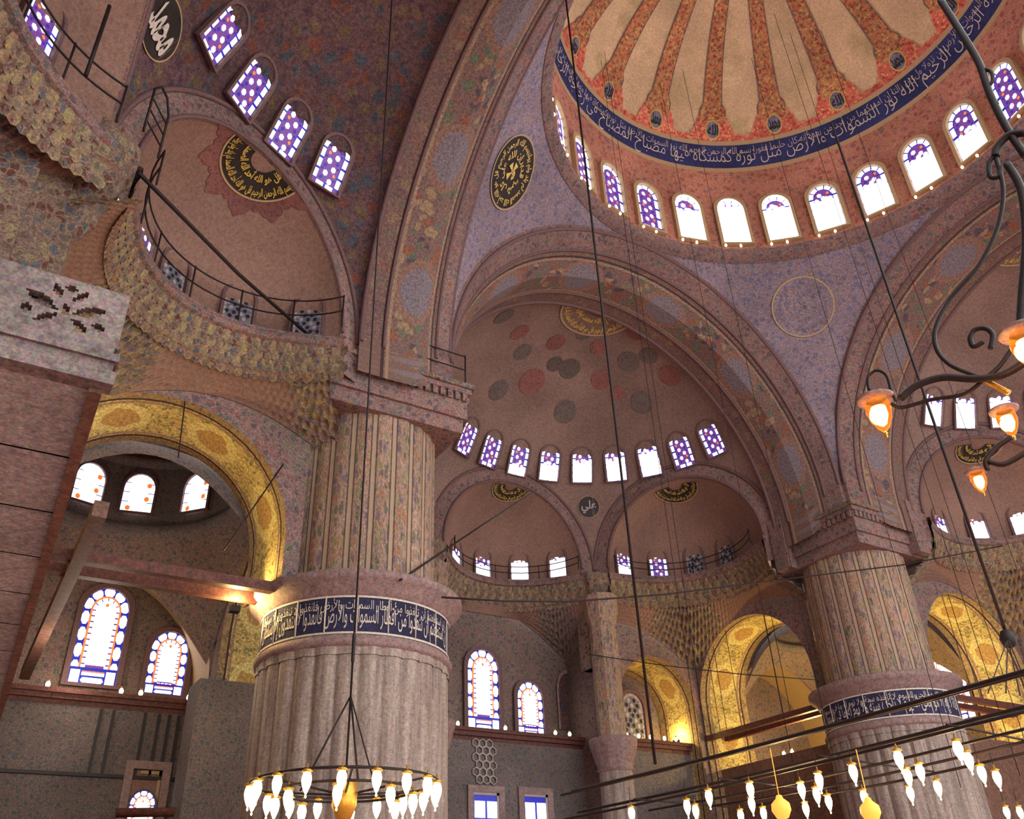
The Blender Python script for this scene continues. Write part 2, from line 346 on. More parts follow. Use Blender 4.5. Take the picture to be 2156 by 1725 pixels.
def pane_mesh(w, h, style, blow):
    key = (round(w, 2), round(h, 2), style, round(blow, 2))
    if key in PANE: return PANE[key]
    mb = MB(); pt = 1.12
    def poly(p, y, m): mb.poly([(x, y, z) for x, z in p], m)
    mats = [M['purple'], M['white'], M['leadblue'], M['orange'], M['hexw'], M['dazzle']]
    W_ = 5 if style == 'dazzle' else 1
    lay1, lay2, lay3 = -.012, -.024, -.036
    def hexa(x, z, r, sq=1.15, n=6): return [(x+r*math.cos(PI/6+2*PI*i/n), z+r*sq*math.sin(PI/6+2*PI*i/n)) for i in range(n)]
    if style == 'unlit':
        mats = [M['dimglass'], M['dimlead'], M['lattice']]
        poly(arch_outline(w, h), 0, 0)
        r = w/11; row = 0; z = r*1.6
        while z < h-r*1.5:
            for kx in range(-3, 4):
                x = kx*r*2.6+(row % 2)*r*1.3
                hw = w/2-r*1.3 if z < h-w*.56 else max(0, (w/2-r*1.3)*math.sqrt(max(0, 1-((z-(h-w*.56))/(w*.56))**2)))
                if abs(x) < hw: poly(hexa(x, z, r*.8), lay1, 1 if (kx+row) % 3 else 2)
            z += r*1.9; row += 1
        for c in border_cells(w, h, .02, r*1.1, 6, 5, 3, .08): poly(c, lay1, 2)
    elif style == 'big':
        poly(arch_outline(w, h), 0, 2)
        bd = w*.15
        ns = max(4, int(h/w*2.6))
        def cut(c):
            q = []
            for i in range(len(c)):
                p0, p1, p2 = c[i-1], c[i], c[(i+1) % len(c)]
                q += [(p1[0]+(p0[0]-p1[0])*.27, p1[1]+(p0[1]-p1[1])*.27), (p1[0]+(p2[0]-p1[0])*.27, p1[1]+(p2[1]-p1[1])*.27)]
            return q
        for c in border_cells(w, h, .02, bd*1.1, max(3, int(h/w*2.1)), 5, 2, .1): poly(cut(c), lay1, 1)
        poly(arch_outline(w, h, bd*1.12), lay2, 3); poly(arch_outline(w, h, bd*1.42), lay3, 0)
        for c in border_cells(w, h, bd*1.42, bd*2.0, ns*2, 6, 4, .14): poly(c, lay3-.008, 1)
        zb = h*.16
        inner = [(x, max(z, zb+bd*.4)) for x, z in arch_outline(w, h, bd*1.9)]; poly(inner, lay3-.014, 1)
        poly(hexa(0, h-bd*2.75, bd*.28), lay3-.02, 3)
        # lower panel: lead bar, small pieces
        poly([(-w/2, 0), (w/2, 0), (w/2, zb), (-w/2, zb)], lay3-.02, 2)
        poly([(-w/2+bd*.2, .03), (-w/2+bd*1.5, .03), (-w/2+bd*1.5, zb*.82), (-w/2+bd*.2, zb*.82)], lay3-.026, 1)
        poly([(w/2-bd*1.5, .03), (w/2-bd*.2, .03), (w/2-bd*.2, zb*.82), (w/2-bd*1.5, zb*.82)], lay3-.026, 1)
        poly([(-w*.2, .04), (w*.2, .04), (w*.24, zb*.2), (w*.2, zb*.38), (-w*.2, zb*.38), (-w*.24, zb*.2)], lay3-.026, 1)
        poly([(-w*.24, zb*.5), (w*.24, zb*.5), (w*.24, zb*.7), (-w*.24, zb*.7)], lay3-.026, 4)
        poly([(-w*.24, zb*.72), (w*.24, zb*.72), (w*.24, zb*.78), (-w*.24, zb*.78)], lay3-.026, 3)
    elif style == 'clear':
        poly(arch_outline(w, h), 0, 1); r = w*.1
        for x, z in ((w*.3, h*.72), (w*.28, h*.36), (-w*.28, h*.1)): poly(hexa(x, z, r*.9), lay1, 3)
        for z in (h*.25, h*.5, h*.75): poly([(-w/2, z), (-w*.3, z), (-w*.3, z+.04), (-w/2, z+.04)], lay1, 0); poly([(w*.3, z), (w/2, z), (w/2, z+.04), (w*.3, z+.04)], lay1, 0)
    else:
        poly(arch_outline(w, h), 0, 0)
        bd = w*.16; ns = max(3, int(round(h/w*1.6)))
        for c in border_cells(w, h, .0, bd*1.12, ns, 5, 2, .0): poly(c, lay1, 2)
        for c in border_cells(w, h, .02, bd, ns, 5, 2, .12): poly(c, lay2, W_)
        r = w*.085; z = bd*1.7; row = 0
        while z < h-bd*1.9:
            sx = -1 if row % 2 else 1
            poly(hexa(sx*w*.11, z, r*1.05), lay2, 4 if style == 'purple' else W_)
            poly(hexa(-sx*w*.19, z+r*.4, r*.62), lay2, 3 if row % 3 == 1 else 2)
            poly(hexa(sx*w*.25, z+r*1.2, r*.45), lay2, 2)
            z += r*2.45; row += 1
        if blow > 0:  # overexposure put in as a plain white lower pane over the pattern
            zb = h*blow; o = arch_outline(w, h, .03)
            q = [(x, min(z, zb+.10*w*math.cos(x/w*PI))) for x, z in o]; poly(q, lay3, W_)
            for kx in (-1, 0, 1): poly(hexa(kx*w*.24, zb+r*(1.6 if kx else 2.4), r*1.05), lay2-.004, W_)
    me = mb.build('pane', mats); m = me.data; bpy.data.objects.remove(me); PANE[key] = m; return m
FR = {}
def frame_mesh(w, h, t, dep, mat):
    key = (round(w, 2), round(h, 2), t, dep, mat)
    if key in FR: return FR[key]
    mb = MB(); a = arch_outline(w, h); b = [(x*(1+2*t/w), z+t*.9 if i not in (0, len(a)-1) else -t*.6) for i, (x, z) in enumerate(a)]
    n = len(a)
    for i in range(n):
        j = (i+1) % n
        mb.poly([(a[i][0], -dep, a[i][1]), (a[j][0], -dep, a[j][1]), (b[j][0], -dep, b[j][1]), (b[i][0], -dep, b[i][1])])
        mb.poly([(a[i][0], -dep, a[i][1]), (a[j][0], -dep, a[j][1]), (a[j][0], .02, a[j][1]), (a[i][0], .02, a[i][1])])
        mb.poly([(b[i][0], -dep, b[i][1]), (b[j][0], -dep, b[j][1]), (b[j][0], .02, b[j][1]), (b[i][0], .02, b[i][1])])
    o = mb.build('frame', [mat]); m = o.data; bpy.data.objects.remove(o); FR[key] = m; return m
def window(P, nrm, w, h, style, label, blow=0, t=.14, dep=.16, mat=None, up=(0, 0, 1), cat='window'):
    # P: middle of the opening, nrm: into the room
    WN[0] += 1
    nrm = Vector(nrm).normalized(); up = Vector(up); y = -nrm; x = y.cross(up).normalized(); z = x.cross(y).normalized()
    base = Vector(P)-z*h/2+nrm*.06
    mt = Matrix(((x.x, y.x, z.x, base.x), (x.y, y.y, z.y, base.y), (x.z, y.z, z.z, base.z), (0, 0, 0, 1)))
    o = bpy.data.objects.new('window_%d' % WN[0], frame_mesh(w, h, t, dep, mat or M['frame_dk'])); C.objects.link(o); o.matrix_world = mt
    struct(o, label, cat)
    p = bpy.data.objects.new('pane', pane_mesh(w, h, style, blow)); C.objects.link(p); p.parent = o
    return o
ORD = ['first', 'second', 'third', 'fourth', 'fifth', 'sixth', 'seventh', 'eighth', 'ninth', 'tenth', 'eleventh', 'twelfth', 'thirteenth', 'fourteenth']

# ---------------------------------------------------------------- floor
mb = MB(); mb.box((-34, -34, -1.95), (34, 30, -1.65)); struct(mb.build('floor', M['carpet']), 'red carpeted prayer hall floor', 'floor')

# ---------------------------------------------------------------- main dome, drum, pendentives
DZ, DR = 33.2, 10.9
def dome(az, el, r=DR): return (r*math.cos(el)*math.sin(az), r*math.cos(el)*math.cos(az), DZ+r*math.sin(el))
E1, E2 = math.asin((35.9-DZ)/DR), math.asin((37.45-DZ)/DR)
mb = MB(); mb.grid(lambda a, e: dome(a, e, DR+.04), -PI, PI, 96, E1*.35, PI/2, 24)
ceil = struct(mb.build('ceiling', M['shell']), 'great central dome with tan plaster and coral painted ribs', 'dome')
mb = MB(); mb.grid(lambda a, e: dome(a, e, DR-.02), -PI, PI, 144, E1, E2, 4)
bandp = tag(mb.build('inscription_band', M['navy'], ceil), 'navy inscription band running round the dome')
LINE1 = ('بسم الله الرحمن الرحيم الله نور السموات والأرض مثل نوره كمشكاة فيها مصباح المصباح في زجاجة الزجاجة كأنها كوكب')
LINE2 = 'إن الله يمسك السموات والأرض أن تزولا ولئن زالتا إن أمسكهما من أحد من بعده إنه كان حليما غفورا'
mb = MB(); a0, a1 = math.radians(-62), math.radians(126)
lettering(mb, LINE1, lambda u, v: dome(a0+(a1-a0)*u, E1+(E2-E1)*(.05+.88*v), DR-.06), 0, -.012)
lettering(mb, LINE2+' '+LINE1, lambda u, v: dome(a0+(a1-a0)*u, E1+(E2-E1)*(.46+.48*v), DR-.06), 0, -.012)
tag(mb.build('lettering', M['pale_letter'], bandp), 'pale Arabic lettering on the navy band')
mb = MB()
for e in (E1, E2):
    mb.grid(lambda a, k: dome(a, e+k, DR-.05), -PI, PI, 120, -.012, .012, 1)
mb.build('edge_line', M['frame'], bandp)
NR = 18; RA0 = math.radians(7.2)
def prof_ring(a):
    k = (a-RA0)/(2*PI/NR); k = abs(k-round(k))*(360/NR)       # degrees from the nearest rib
    for lim, d in ((1.8, 34.5), (3.2, 33.2), (4.6, 31.8), (5.6, 30.6), (6.4, 28.6), (7.2, 26.6)):
        if k < lim: return math.radians(d)
    return math.radians(25.3+.3*math.cos(k*2.2))
mb = MB(); n = 720
def ringpt(a, t): return dome(a, E2+(prof_ring(a)-E2)*t, DR-.025)
mb.grid(ringpt, -PI, PI, n, 0, 1, 4)
tag(mb.build('ornament_ring', M['red'], ceil), 'coral arabesque ring with cusps above the navy band')
for k in range(-3, 8):
    a = RA0+2*PI/NR*k
    mb = MB()
    def ribp(s, e):
        t = (e-math.radians(30))/math.radians(60); hw = .52*(1-.62*t)*(1.35 if e < math.radians(33) else 1)
        return dome(a+s*hw/(DR*math.cos(min(e, 1.5))), e, DR-.03)
    mb.grid(ribp, -1, 1, 4, math.radians(29), math.radians(84), 28)
    mb.build('rib', M['rib'], ceil)
    mb = MB()
    for s in (-1, 1):
        mb.grid(lambda q, e: ribp(s+q*.09, e), -1, 1, 1, math.radians(31), math.radians(84), 28)
    mb.build('rib_outline', M['frame_dk'], ceil)
    mb = MB(); el = math.asin((38.15-DZ)/DR); c0 = Vector(dome(a, el, DR-.05)); rn = -(c0-Vector((0, 0, DZ))).normalized()
    tx = Vector((math.cos(a), -math.sin(a), 0)); ty = tx.cross(rn)
    def disc(rr, off, m): mb.poly([c0+rn*off+(tx*math.cos(t)*rr*.82+ty*math.sin(t)*rr*1.12) for t in [2*PI*i/20 for i in range(20)]], m)
    disc(.5, .0, 0); disc(.43, .02, 1)
    md = mb.build('medallion', [M['gold'], M['dimglass']], ceil)
    mb = MB(); lettering(mb, 'الله' if k % 2 else 'محمد', lambda u, v: c0+rn*.035+tx*(.6*(.5-u))*-1+ty*(.62*(v-.5))*(1 if ty.z > 0 else -1), 0, .03)
    mb.build('lettering', M['dimlead'], md)
mb = MB()
mb.grid(lambda a, z: (10.86*math.sin(a), 10.86*math.cos(a), z), -PI, PI, 112, 30.2, 34.35, 6)
mb.grid(lambda a, t: ((10.86+.06*t)*math.sin(a), (10.86+.06*t)*math.cos(a), 34.35+.1*t), -PI, PI, 112, 0, 1, 1)
def trans(a, t):
    p0 = Vector((10.86*math.sin(a), 10.86*math.cos(a), 34.3)); p1 = Vector(dome(a, E1, DR-.03)); return p0.lerp(p1, t)+Vector((0, 0, 0))
mb.grid(trans, -PI, PI, 112, 0, 1, 4)
struct(mb.build('wall_drum', M['drum']), 'reddish painted drum wall under the central dome', 'wall')
for k in range(-1, 9):
    a = .514+(k-4)*2*PI/28
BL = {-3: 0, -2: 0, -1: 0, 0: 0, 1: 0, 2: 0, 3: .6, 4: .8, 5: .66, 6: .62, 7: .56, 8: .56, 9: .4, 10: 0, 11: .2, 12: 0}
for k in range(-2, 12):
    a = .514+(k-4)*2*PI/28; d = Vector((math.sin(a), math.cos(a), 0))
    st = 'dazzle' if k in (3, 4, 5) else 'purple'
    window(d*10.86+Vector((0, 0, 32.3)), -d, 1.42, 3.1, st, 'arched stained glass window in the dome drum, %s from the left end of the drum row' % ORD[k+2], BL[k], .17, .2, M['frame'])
for k in range(12, 26):
    a = .514+(k-4)*2*PI/28; d = Vector((math.sin(a), math.cos(a), 0))
    window(d*10.86+Vector((0, 0, 32.3)), -d, 1.42, 3.1, 'clear', 'bright window in the dome drum past the frame, number %d round the ring' % (k+3), 0, .17, .2, M['frame'])
mb = MB()
prof = [(10.95, 29.55), (10.6, 29.75), (10.5, 29.9), (10.5, 30.15), (10.62, 30.3), (10.9, 30.35)]
mb.lathe(prof, 112)
struct(mb.build('trim_1', M['border']), 'round moulded ledge below the dome drum', 'moulding')
HS = 10.9; PZ = 18.75; PR2 = 2*HS*HS
def make_pendentive(sx, sy, label):
    mb = MB()
    def f(phi, t):
        r0 = HS; r1 = min(HS/max(math.cos(phi), math.sin(phi)), HS*1.414*.9995); r = r0+(r1-r0)*t
        return (sx*r*math.cos(phi), sy*r*math.sin(phi), PZ+math.sqrt(max(0, PR2-r*r)))
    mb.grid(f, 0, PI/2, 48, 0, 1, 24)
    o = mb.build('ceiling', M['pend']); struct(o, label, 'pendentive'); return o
make_pendentive(-1, 1, 'triangular painted pendentive above the left fluted pier')
make_pendentive(1, 1, 'triangular painted pendentive above the right fluted pier')
make_pendentive(1, -1, 'triangular pendentive past the right great arch')
make_pendentive(-1, -1, 'triangular pendentive nearest the viewer')

def roundel_on(fn_pt, rim, lines, label, back, letter, rays=0, name='calligraphy_roundel', half=None):
    # fn_pt(x, y, off): point of the curved ground at local metres x (right), y (up), lifted by off; rim: radius (rx, ry)
    rx, ry = rim; mb = MB(); lo, hi = half or (0, 2*PI); r_in = .3 if half else 0.0
    mb.grid(lambda t, s: fn_pt(rx*s*math.cos(t), ry*s*math.sin(t), .05), lo, hi, 40, r_in, 1, 8)
    root = empty(name, fn_pt(0, 0, .05)); 
    inv = root.location.copy()
    d = mb.build('disc', back); d.parent = root; d.matrix_parent_inverse = Matrix.Translation(-inv)
    mb = MB(); mb.grid(lambda t, s: fn_pt(rx*s*math.cos(t), ry*s*math.sin(t), .06), lo, hi, 48, .97, 1.02, 1)
    d = mb.build('rim', M['frame']); d.parent = root; d.matrix_parent_inverse = Matrix.Translation(-inv)
    mb = MB()
    if isinstance(lines, str):
        lettering(mb, lines, lambda u, v: fn_pt(rx*1.4*(u-.5), ry*1.2*(v-.5), .09), 0, .03); lines = []
    for (line, s0, s1, t0, t1, bold) in lines:
        lettering(mb, line, lambda u, v: fn_pt(rx*(s0+(s1-s0)*v)*math.cos(t0+(t1-t0)*u), ry*(s0+(s1-s0)*v)*math.sin(t0+(t1-t0)*u), .08), 0, bold)
    d = mb.build('lettering', letter); d.parent = root; d.matrix_parent_inverse = Matrix.Translation(-inv)
    return tag(root, label, 'inscription')
def on_sphere(c, R, p, up=Vector((0, 0, 1))):
    c = Vector(c); n = (Vector(p)-c).normalized(); tx = up.cross(n).normalized()*-1; ty = n.cross(tx)
    if ty.z < 0: ty = -ty
    # seen from inside: x to the viewer's right
    tx = n.cross(ty)
    def f(x, y, off):
        q = (c+n*R+tx*x+ty*y-c).normalized(); return c+q*(R-off)
    return f
VERSE = 'بسم الله الرحمن الرحيم قل هو الله أحد الله الصمد لم يلد ولم يولد'
PSP = (0, 0, PZ); PRR = math.sqrt(PR2)
def full_roundel(pt, rad, label, back, letter):
    roundel_on(on_sphere(PSP, PRR, pt), rad, [(VERSE, .62, .95, 2.5*PI, .5*PI, .02), ('إن الله على كل شيء قدير', .3, .6, 2.5*PI, .5*PI, .02), ('الله', -.0, .28, 2.4*PI, .4*PI, .03)], label, back, letter)
full_roundel((-9.0, 8.6, 27.6), (1.55, 1.6), 'dark round medallion with gold script on the left pendentive', M['black_panel'], M['gold'])
full_roundel((8.7, 8.9, 27.6), (1.55, 1.55), 'faint bluish round medallion on the right pendentive', M['pend'], M['pend'])

# ---------------------------------------------------------------- one side: great arch, half dome, exedrae (far frame: axis +y; turned to left and right)
SEMI_Y, SEMI_Z, SEMI_R, APO, EX_D, EX_R = 14.66, 17.8, 10.3, 8.92, 7.8, 4.4
TURN = {'far': lambda p: Vector((p[0], p[1], p[2])), 'left': lambda p: Vector((-p[1], p[0], p[2])), 'right': lambda p: Vector((p[1], -p[0], p[2]))}
def great_arch(side):
    T = TURN[side]; mb = MB()
    st = [(10.87, 10.98, 18.75), (10.88, 10.66, 18.75), (11.6, 10.40, 18.35), (12.6, 10.06, 17.85), (13.7, 10.04, 17.8), (14.7, 10.02, 17.8)]
    def seg(k, m, n=1, v0=0, v1=1):
        (y0, r0, z0), (y1, r1, z1) = st[k], st[k+1]
        def f(t, s):
            r = r0+(r1-r0)*s; zc = z0+(z1-z0)*s; y = y0+(y1-y0)*s
            if t < 0: return (r, y, zc+t)
            if t > PI: return (-r, y, zc-(t-PI))
            return (r*math.cos(t), y, zc+r*math.sin(t))
        mb.grid(f, -1.2, PI+1.2, 90, 0, 1, n, m, lambda t, s: (t*10.3, v0+(v1-v0)*s))
    seg(0, 1); seg(1, 1); seg(2, 0, 2, -1.6, 0); seg(3, 0, 2, 0, 1.1); seg(4, 0, 1, 1.1, 1.9)
    # front roll moulding and inner lip
    o = mb.build('trim_%d' % {'far': 2, 'left': 3, 'right': 4}[side], [M['band_l'], M['border']], None, T)
    struct(o, {'far': 'great painted arch carrying the dome at the far side', 'left': 'great arch with round medallions rising at the upper left', 'right': 'great painted arch at the right edge behind the iron lamps'}[side], 'arch')
    for k, (y, r, zc, rr) in enumerate(((10.9, 10.7, 18.75, .1), (11.6, 10.38, 18.35, .07), (13.8, 10.02, 17.8, .07), (14.66, 10.0, 17.8, .1))):
        mb = MB(); mb.tube([T((r*math.cos(t), y, zc+r*math.sin(t))) for t in [PI*i/72 for i in range(73)]], rr, 5)
        mb.build('roll_moulding', M['frame_dk'], o)
def semi_dome(side, mat):
    T = TURN[side]; mb = MB()
    def f(az, t):
        k = max(-1, min(1, round(az/(PI/3)))); dl = az-k*PI/3
        if abs(dl) > PI/6: emin = 0.0
        else: emin = math.acos(min(1, APO/(SEMI_R*math.cos(dl))))
        e = emin+(PI/2-emin)*t
        return (SEMI_R*math.cos(e)*math.sin(az), SEMI_Y+SEMI_R*math.cos(e)*math.cos(az), SEMI_Z+SEMI_R*math.sin(e))
    mb.grid(f, -PI/2, PI/2, 90, 0, 1, 26)
    o = mb.build('ceiling', mat, None, T)
    struct(o, {'far': 'half dome with scattered painted dots behind the far great arch', 'left': 'dark painted half dome at the upper left', 'right': 'half dome at the right behind the iron lamps'}[side], 'half dome')
    return o
def semi_windows(side, off, ks, styles, lab):
    T = TURN[side]
    for i, k in enumerate(ks):
        az = math.radians(off+12.95*k); el = math.asin(5.75/SEMI_R)
        n = Vector((math.cos(el)*math.sin(az), math.cos(el)*math.cos(az), math.sin(el)))
        P = Vector((0, SEMI_Y, SEMI_Z))+n*(SEMI_R-.02)
        n2 = Vector((n.x, n.y, n.z*.75)).normalized()
        st, bl = styles[i]
        window(T(P), T(-n2), 1.12, 2.0, st, lab % ORD[i], bl, .1, .14, None, T(Vector((-n.x*.4, -n.y*.4, 1))))
EXC = {}
def exedra(side, k, windows, wlab, label, roundel=None):
    T = TURN[side]; a = k*PI/3; ax = Vector((math.sin(a), math.cos(a), 0)); tr = Vector((math.cos(a), -math.sin(a), 0))
    S = Vector((0, SEMI_Y, 0)); c = S+ax*EX_D; RIM = math.sqrt(EX_R**2-(APO-EX_D)**2); th = math.acos((APO-EX_D)/EX_R)
    mb = MB()
    # shell: quarter sphere behind the rim plane, then upright wall to the cornice
    def f(ps, t):
        ph = th*math.sin(ps*PI/2)
        # ph: angle in plan from the axis, t: elevation fraction limited by the rim plane
        cmin = (APO-EX_D)/(EX_R*max(1e-6, math.cos(ph))); emax = math.acos(min(1, cmin)); e = emax*t
        return c+ax*EX_R*math.cos(e)*math.cos(ph)+tr*EX_R*math.cos(e)*math.sin(ph)+Vector((0, 0, SEMI_Z+EX_R*math.sin(e)))
    mb.grid(f, -1, 1, 48, 0, 1, 20)
    mb.grid(lambda ph, z: c+ax*EX_R*math.cos(ph)+tr*EX_R*math.sin(ph)+Vector((0, 0, z)), -th, th, 40, 16.3, SEMI_Z, 2)
    # crown cap between the sphere's top and the rim plane
    o = mb.build('ceiling', M['exedra'], None, T); struct(o, label, 'exedra')
    mb = MB()
    P0 = S+ax*(APO+.02)
    def ring(t, r, d=0):
        if t < 0: return P0+ax*d+tr*r+Vector((0, 0, SEMI_Z+t*1.5))
        if t > PI: return P0+ax*d-tr*r+Vector((0, 0, SEMI_Z-(t-PI)*1.5))
        return P0+ax*d+tr*r*math.cos(t)+Vector((0, 0, SEMI_Z+r*math.sin(t)))
    mb.grid(lambda t, r: ring(t, r), -1, PI+1, 60, RIM-.02, 5.2, 2)
    mb.grid(lambda t, d: ring(t, RIM-.02, d), -1, PI+1, 60, 0, .12, 1)
    b = mb.build('arch_border', M['border'], o, T)
    mb = MB(); mb.tube([T(ring(PI*i/48, 5.1, -.04)) for i in range(49)], .09, 5); mb.tube([T(ring(PI*i/48, RIM+.05, -.04)) for i in range(49)], .07, 5)
    mb.build('roll_moulding', M['frame_dk'], o)
    EXC[(side, k)] = (T, c, ax, tr, th)
    for i, (deg, st, bl) in enumerate(windows):
        p = math.radians(deg); d = ax*math.cos(p)+tr*math.sin(p); P = c+d*math.sqrt(EX_R**2-.36)+Vector((0, 0, 18.42))
        window(T(P), T(-d), .98, 1.74, st, wlab % ORD[i], bl, .1, .14, None)
    return o
great_arch('far'); great_arch('left'); great_arch('right')
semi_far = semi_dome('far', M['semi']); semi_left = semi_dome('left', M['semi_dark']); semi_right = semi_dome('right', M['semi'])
P_ = ('purple', 0)
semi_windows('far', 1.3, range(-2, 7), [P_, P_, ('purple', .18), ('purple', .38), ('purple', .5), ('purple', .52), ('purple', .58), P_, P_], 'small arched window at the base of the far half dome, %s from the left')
semi_windows('left', -2.6, range(3, 7), [P_]*4, 'slanting stained glass window in the dark left half dome, %s from the left')
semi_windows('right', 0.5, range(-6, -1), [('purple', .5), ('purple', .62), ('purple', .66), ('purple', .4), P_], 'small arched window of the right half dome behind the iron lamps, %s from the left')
U = ('unlit', 0)
exedra('left', 1, [(-23.5, 'purple', 0), (-2.3, 'unlit', 0), (29.5, 'unlit', 0), (60.2, 'unlit', 0)], 'arched window above the near curved balcony at the left, %s from the left', 'plain brown niche dome with half a gold roundel at the left')
exedra('left', 0, [(-20, 'purple', 0), (12, 'purple', 0), (44, 'purple', 0)], 'stained glass window of the niche dome at the top left edge, %s in its row', 'niche dome at the top left edge of the picture')
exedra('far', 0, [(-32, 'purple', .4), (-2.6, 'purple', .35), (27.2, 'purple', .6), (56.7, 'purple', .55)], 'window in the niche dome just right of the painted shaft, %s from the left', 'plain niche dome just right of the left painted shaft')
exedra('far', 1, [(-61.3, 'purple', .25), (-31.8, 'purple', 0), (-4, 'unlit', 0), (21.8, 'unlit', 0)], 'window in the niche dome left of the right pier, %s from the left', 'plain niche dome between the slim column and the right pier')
exedra('far', -1, [], '%s', 'niche dome hidden behind the left pier')
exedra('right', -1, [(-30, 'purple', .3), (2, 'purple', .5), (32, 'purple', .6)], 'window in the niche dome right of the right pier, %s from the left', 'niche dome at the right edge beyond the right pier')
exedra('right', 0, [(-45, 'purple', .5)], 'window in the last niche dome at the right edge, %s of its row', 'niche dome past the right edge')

# roundels in the vaults
def vault_roundel(side, k, d, label, R=1.75, lines=None):
    T = TURN[side]; a = k*PI/3; ax = Vector((math.sin(a), math.cos(a), 0)); c = Vector((0, SEMI_Y, SEMI_Z))+ax*EX_D
    n = (ax*d+Vector((0, 0, math.sqrt(EX_R**2-d*d)))).normalized(); tr = Vector((math.cos(a), -math.sin(a), 0)); ty = -(tr.cross(n)); 
    ty = n.cross(tr); 
    if ty.z > 0 and d < 0: pass
    dn = Vector((ax.x, ax.y, 0))
    if ty.dot(dn) < 0: ty = -ty
    # local y points down the vault, away from the rim; letters read with their feet outward
    def f(x, y, off):
        q = (n*EX_R+tr*x-ty*y).normalized(); return T(c+q*(EX_R-off))
    roundel_on(f, (R, R), lines or [(VERSE, .98, .62, PI, 2*PI, .02), ('قل هو الله أحد الله الصمد', .6, .3, PI, 2*PI, .03)], label, M['black_panel'], M['gold'], 0, 'calligraphy_roundel', (PI, 2*PI))
vault_roundel('left', 1, 1.22, 'dark half roundel with gold script in the left niche dome', 1.5)
vault_roundel('far', 0, 1.3, 'gold script at the crown of the niche dome beside the painted shaft', 1.15)
vault_roundel('far', 1, 1.5, 'faint script at the crown of the niche dome left of the right pier', 1.3)
vault_roundel('right', -1, 1.5, 'gold script crown above the windows right of the right pier', 1.3)
def semi_roundel(side, label, R, mats, el=76, back=None):
    T = TURN[side]; c = Vector((0, SEMI_Y, SEMI_Z)); e = math.radians(el); n = Vector((0, math.cos(e), math.sin(e))); tx = Vector((1, 0, 0)); ty = Vector((0, math.sin(e), -math.cos(e)))
    def f(x, y, off):
        q = (n*SEMI_R+tx*x-ty*y).normalized(); return T(c+q*(SEMI_R-off))
    roundel_on(f, (R, R), [(VERSE, .98, .64, PI, 2*PI, .03), ('لا إله إلا الله محمد رسول الله', .62, .34, PI, 2*PI, .03)], label, back or M['semi'], mats, 0, 'calligraphy_roundel', (PI, 2*PI))
semi_roundel('far', 'gold script crescent at the crown of the far half dome', 2.1, M['gold'], 90.5)
semi_roundel('right', 'gold script crescent of the half dome at the right edge', 2.1, M['gold'], 90.5)
def small_roundel(c, R, p, rad, word, label, back, letter):
    roundel_on(on_sphere(c, R, p), (rad, rad), word, label, back, letter)
small_roundel((-SEMI_Y, 0, SEMI_Z), SEMI_R, (-23.15, 4.3, 21.6), .9, 'محمد', 'small dark roundel with white script at the top left', M['black_panel'], M['pale_letter'])
small_roundel((0, SEMI_Y, SEMI_Z), SEMI_R, (4.7, 23.0, 21.4), .62, 'علي', 'small dark roundel between the two far niche domes', M['dimlead'], M['lattice'])
# dots painted in the far half dome
for i, (az, el, r, cm) in enumerate([(-30, 64, .5, 'g'), (-13.6, 72.7, .5, 'r'), (-74, 60, .55, 'g'), (13, 65.7, .6, 'g'), (35, 74, .45, 'r'), (59, 66.7, .6, 'g'), (57, 52, .62, 'g'), (-8, 58, .75, 'r'), (17.5, 51, .65, 'g'),
                                      (-23, 50.7, .6, 'g'), (36.5, 62, .55, 'r'), (78, 57, .6, 'r'), (11, 79, .4, 'g'), (83, 75, .5, 'r'), (-50, 66, .5, 'r'), (0, 66, .45, 'g'), (45, 57, .4, 'r'), (75, 66, .5, 'g')]):
    e = math.radians(el); a = math.radians(az); n = Vector((math.cos(e)*math.sin(a), math.cos(e)*math.cos(a), math.sin(e)))
    f = on_sphere((0, SEMI_Y, SEMI_Z), SEMI_R, Vector((0, SEMI_Y, SEMI_Z))+n*SEMI_R)
    mb = MB(); mb.grid(lambda t, s: f(r*s*math.cos(t), r*s*math.sin(t)*1.1, .03), 0, 2*PI, 20, 0, 1, 3)
    mb.build('painted_dot', M['dots_'+cm], semi_far)
# coral star round the left roundel
T = TURN['left']
def star(side, k, d):
    a = k*PI/3; ax = Vector((math.sin(a), math.cos(a), 0)); tr = Vector((math.cos(a), -math.sin(a), 0)); c = Vector((0, SEMI_Y, SEMI_Z))+ax*EX_D
    n = (ax*d+Vector((0, 0, math.sqrt(EX_R**2-d*d)))).normalized(); ty = n.cross(tr)
    if ty.dot(ax) < 0: ty = -ty
    mb = MB()
    def g(t, s):
        r = 1.5+s*(.35+.42*abs(math.cos(5*t))**3+.12*abs(math.cos(20*t))); q = (n*EX_R+tr*r*math.cos(t)-ty*r*math.sin(t)).normalized(); return TURN[side](c+q*(EX_R-.03))
    mb.grid(g, PI, 2*PI, 160, 0, 1, 3)
    return mb.build('coral_star', M['dots_r'])
st = star('left', 1, 1.22)
st.parent = [o for o in C.objects if o.get('label') == 'plain brown niche dome with half a gold roundel at the left'][0]

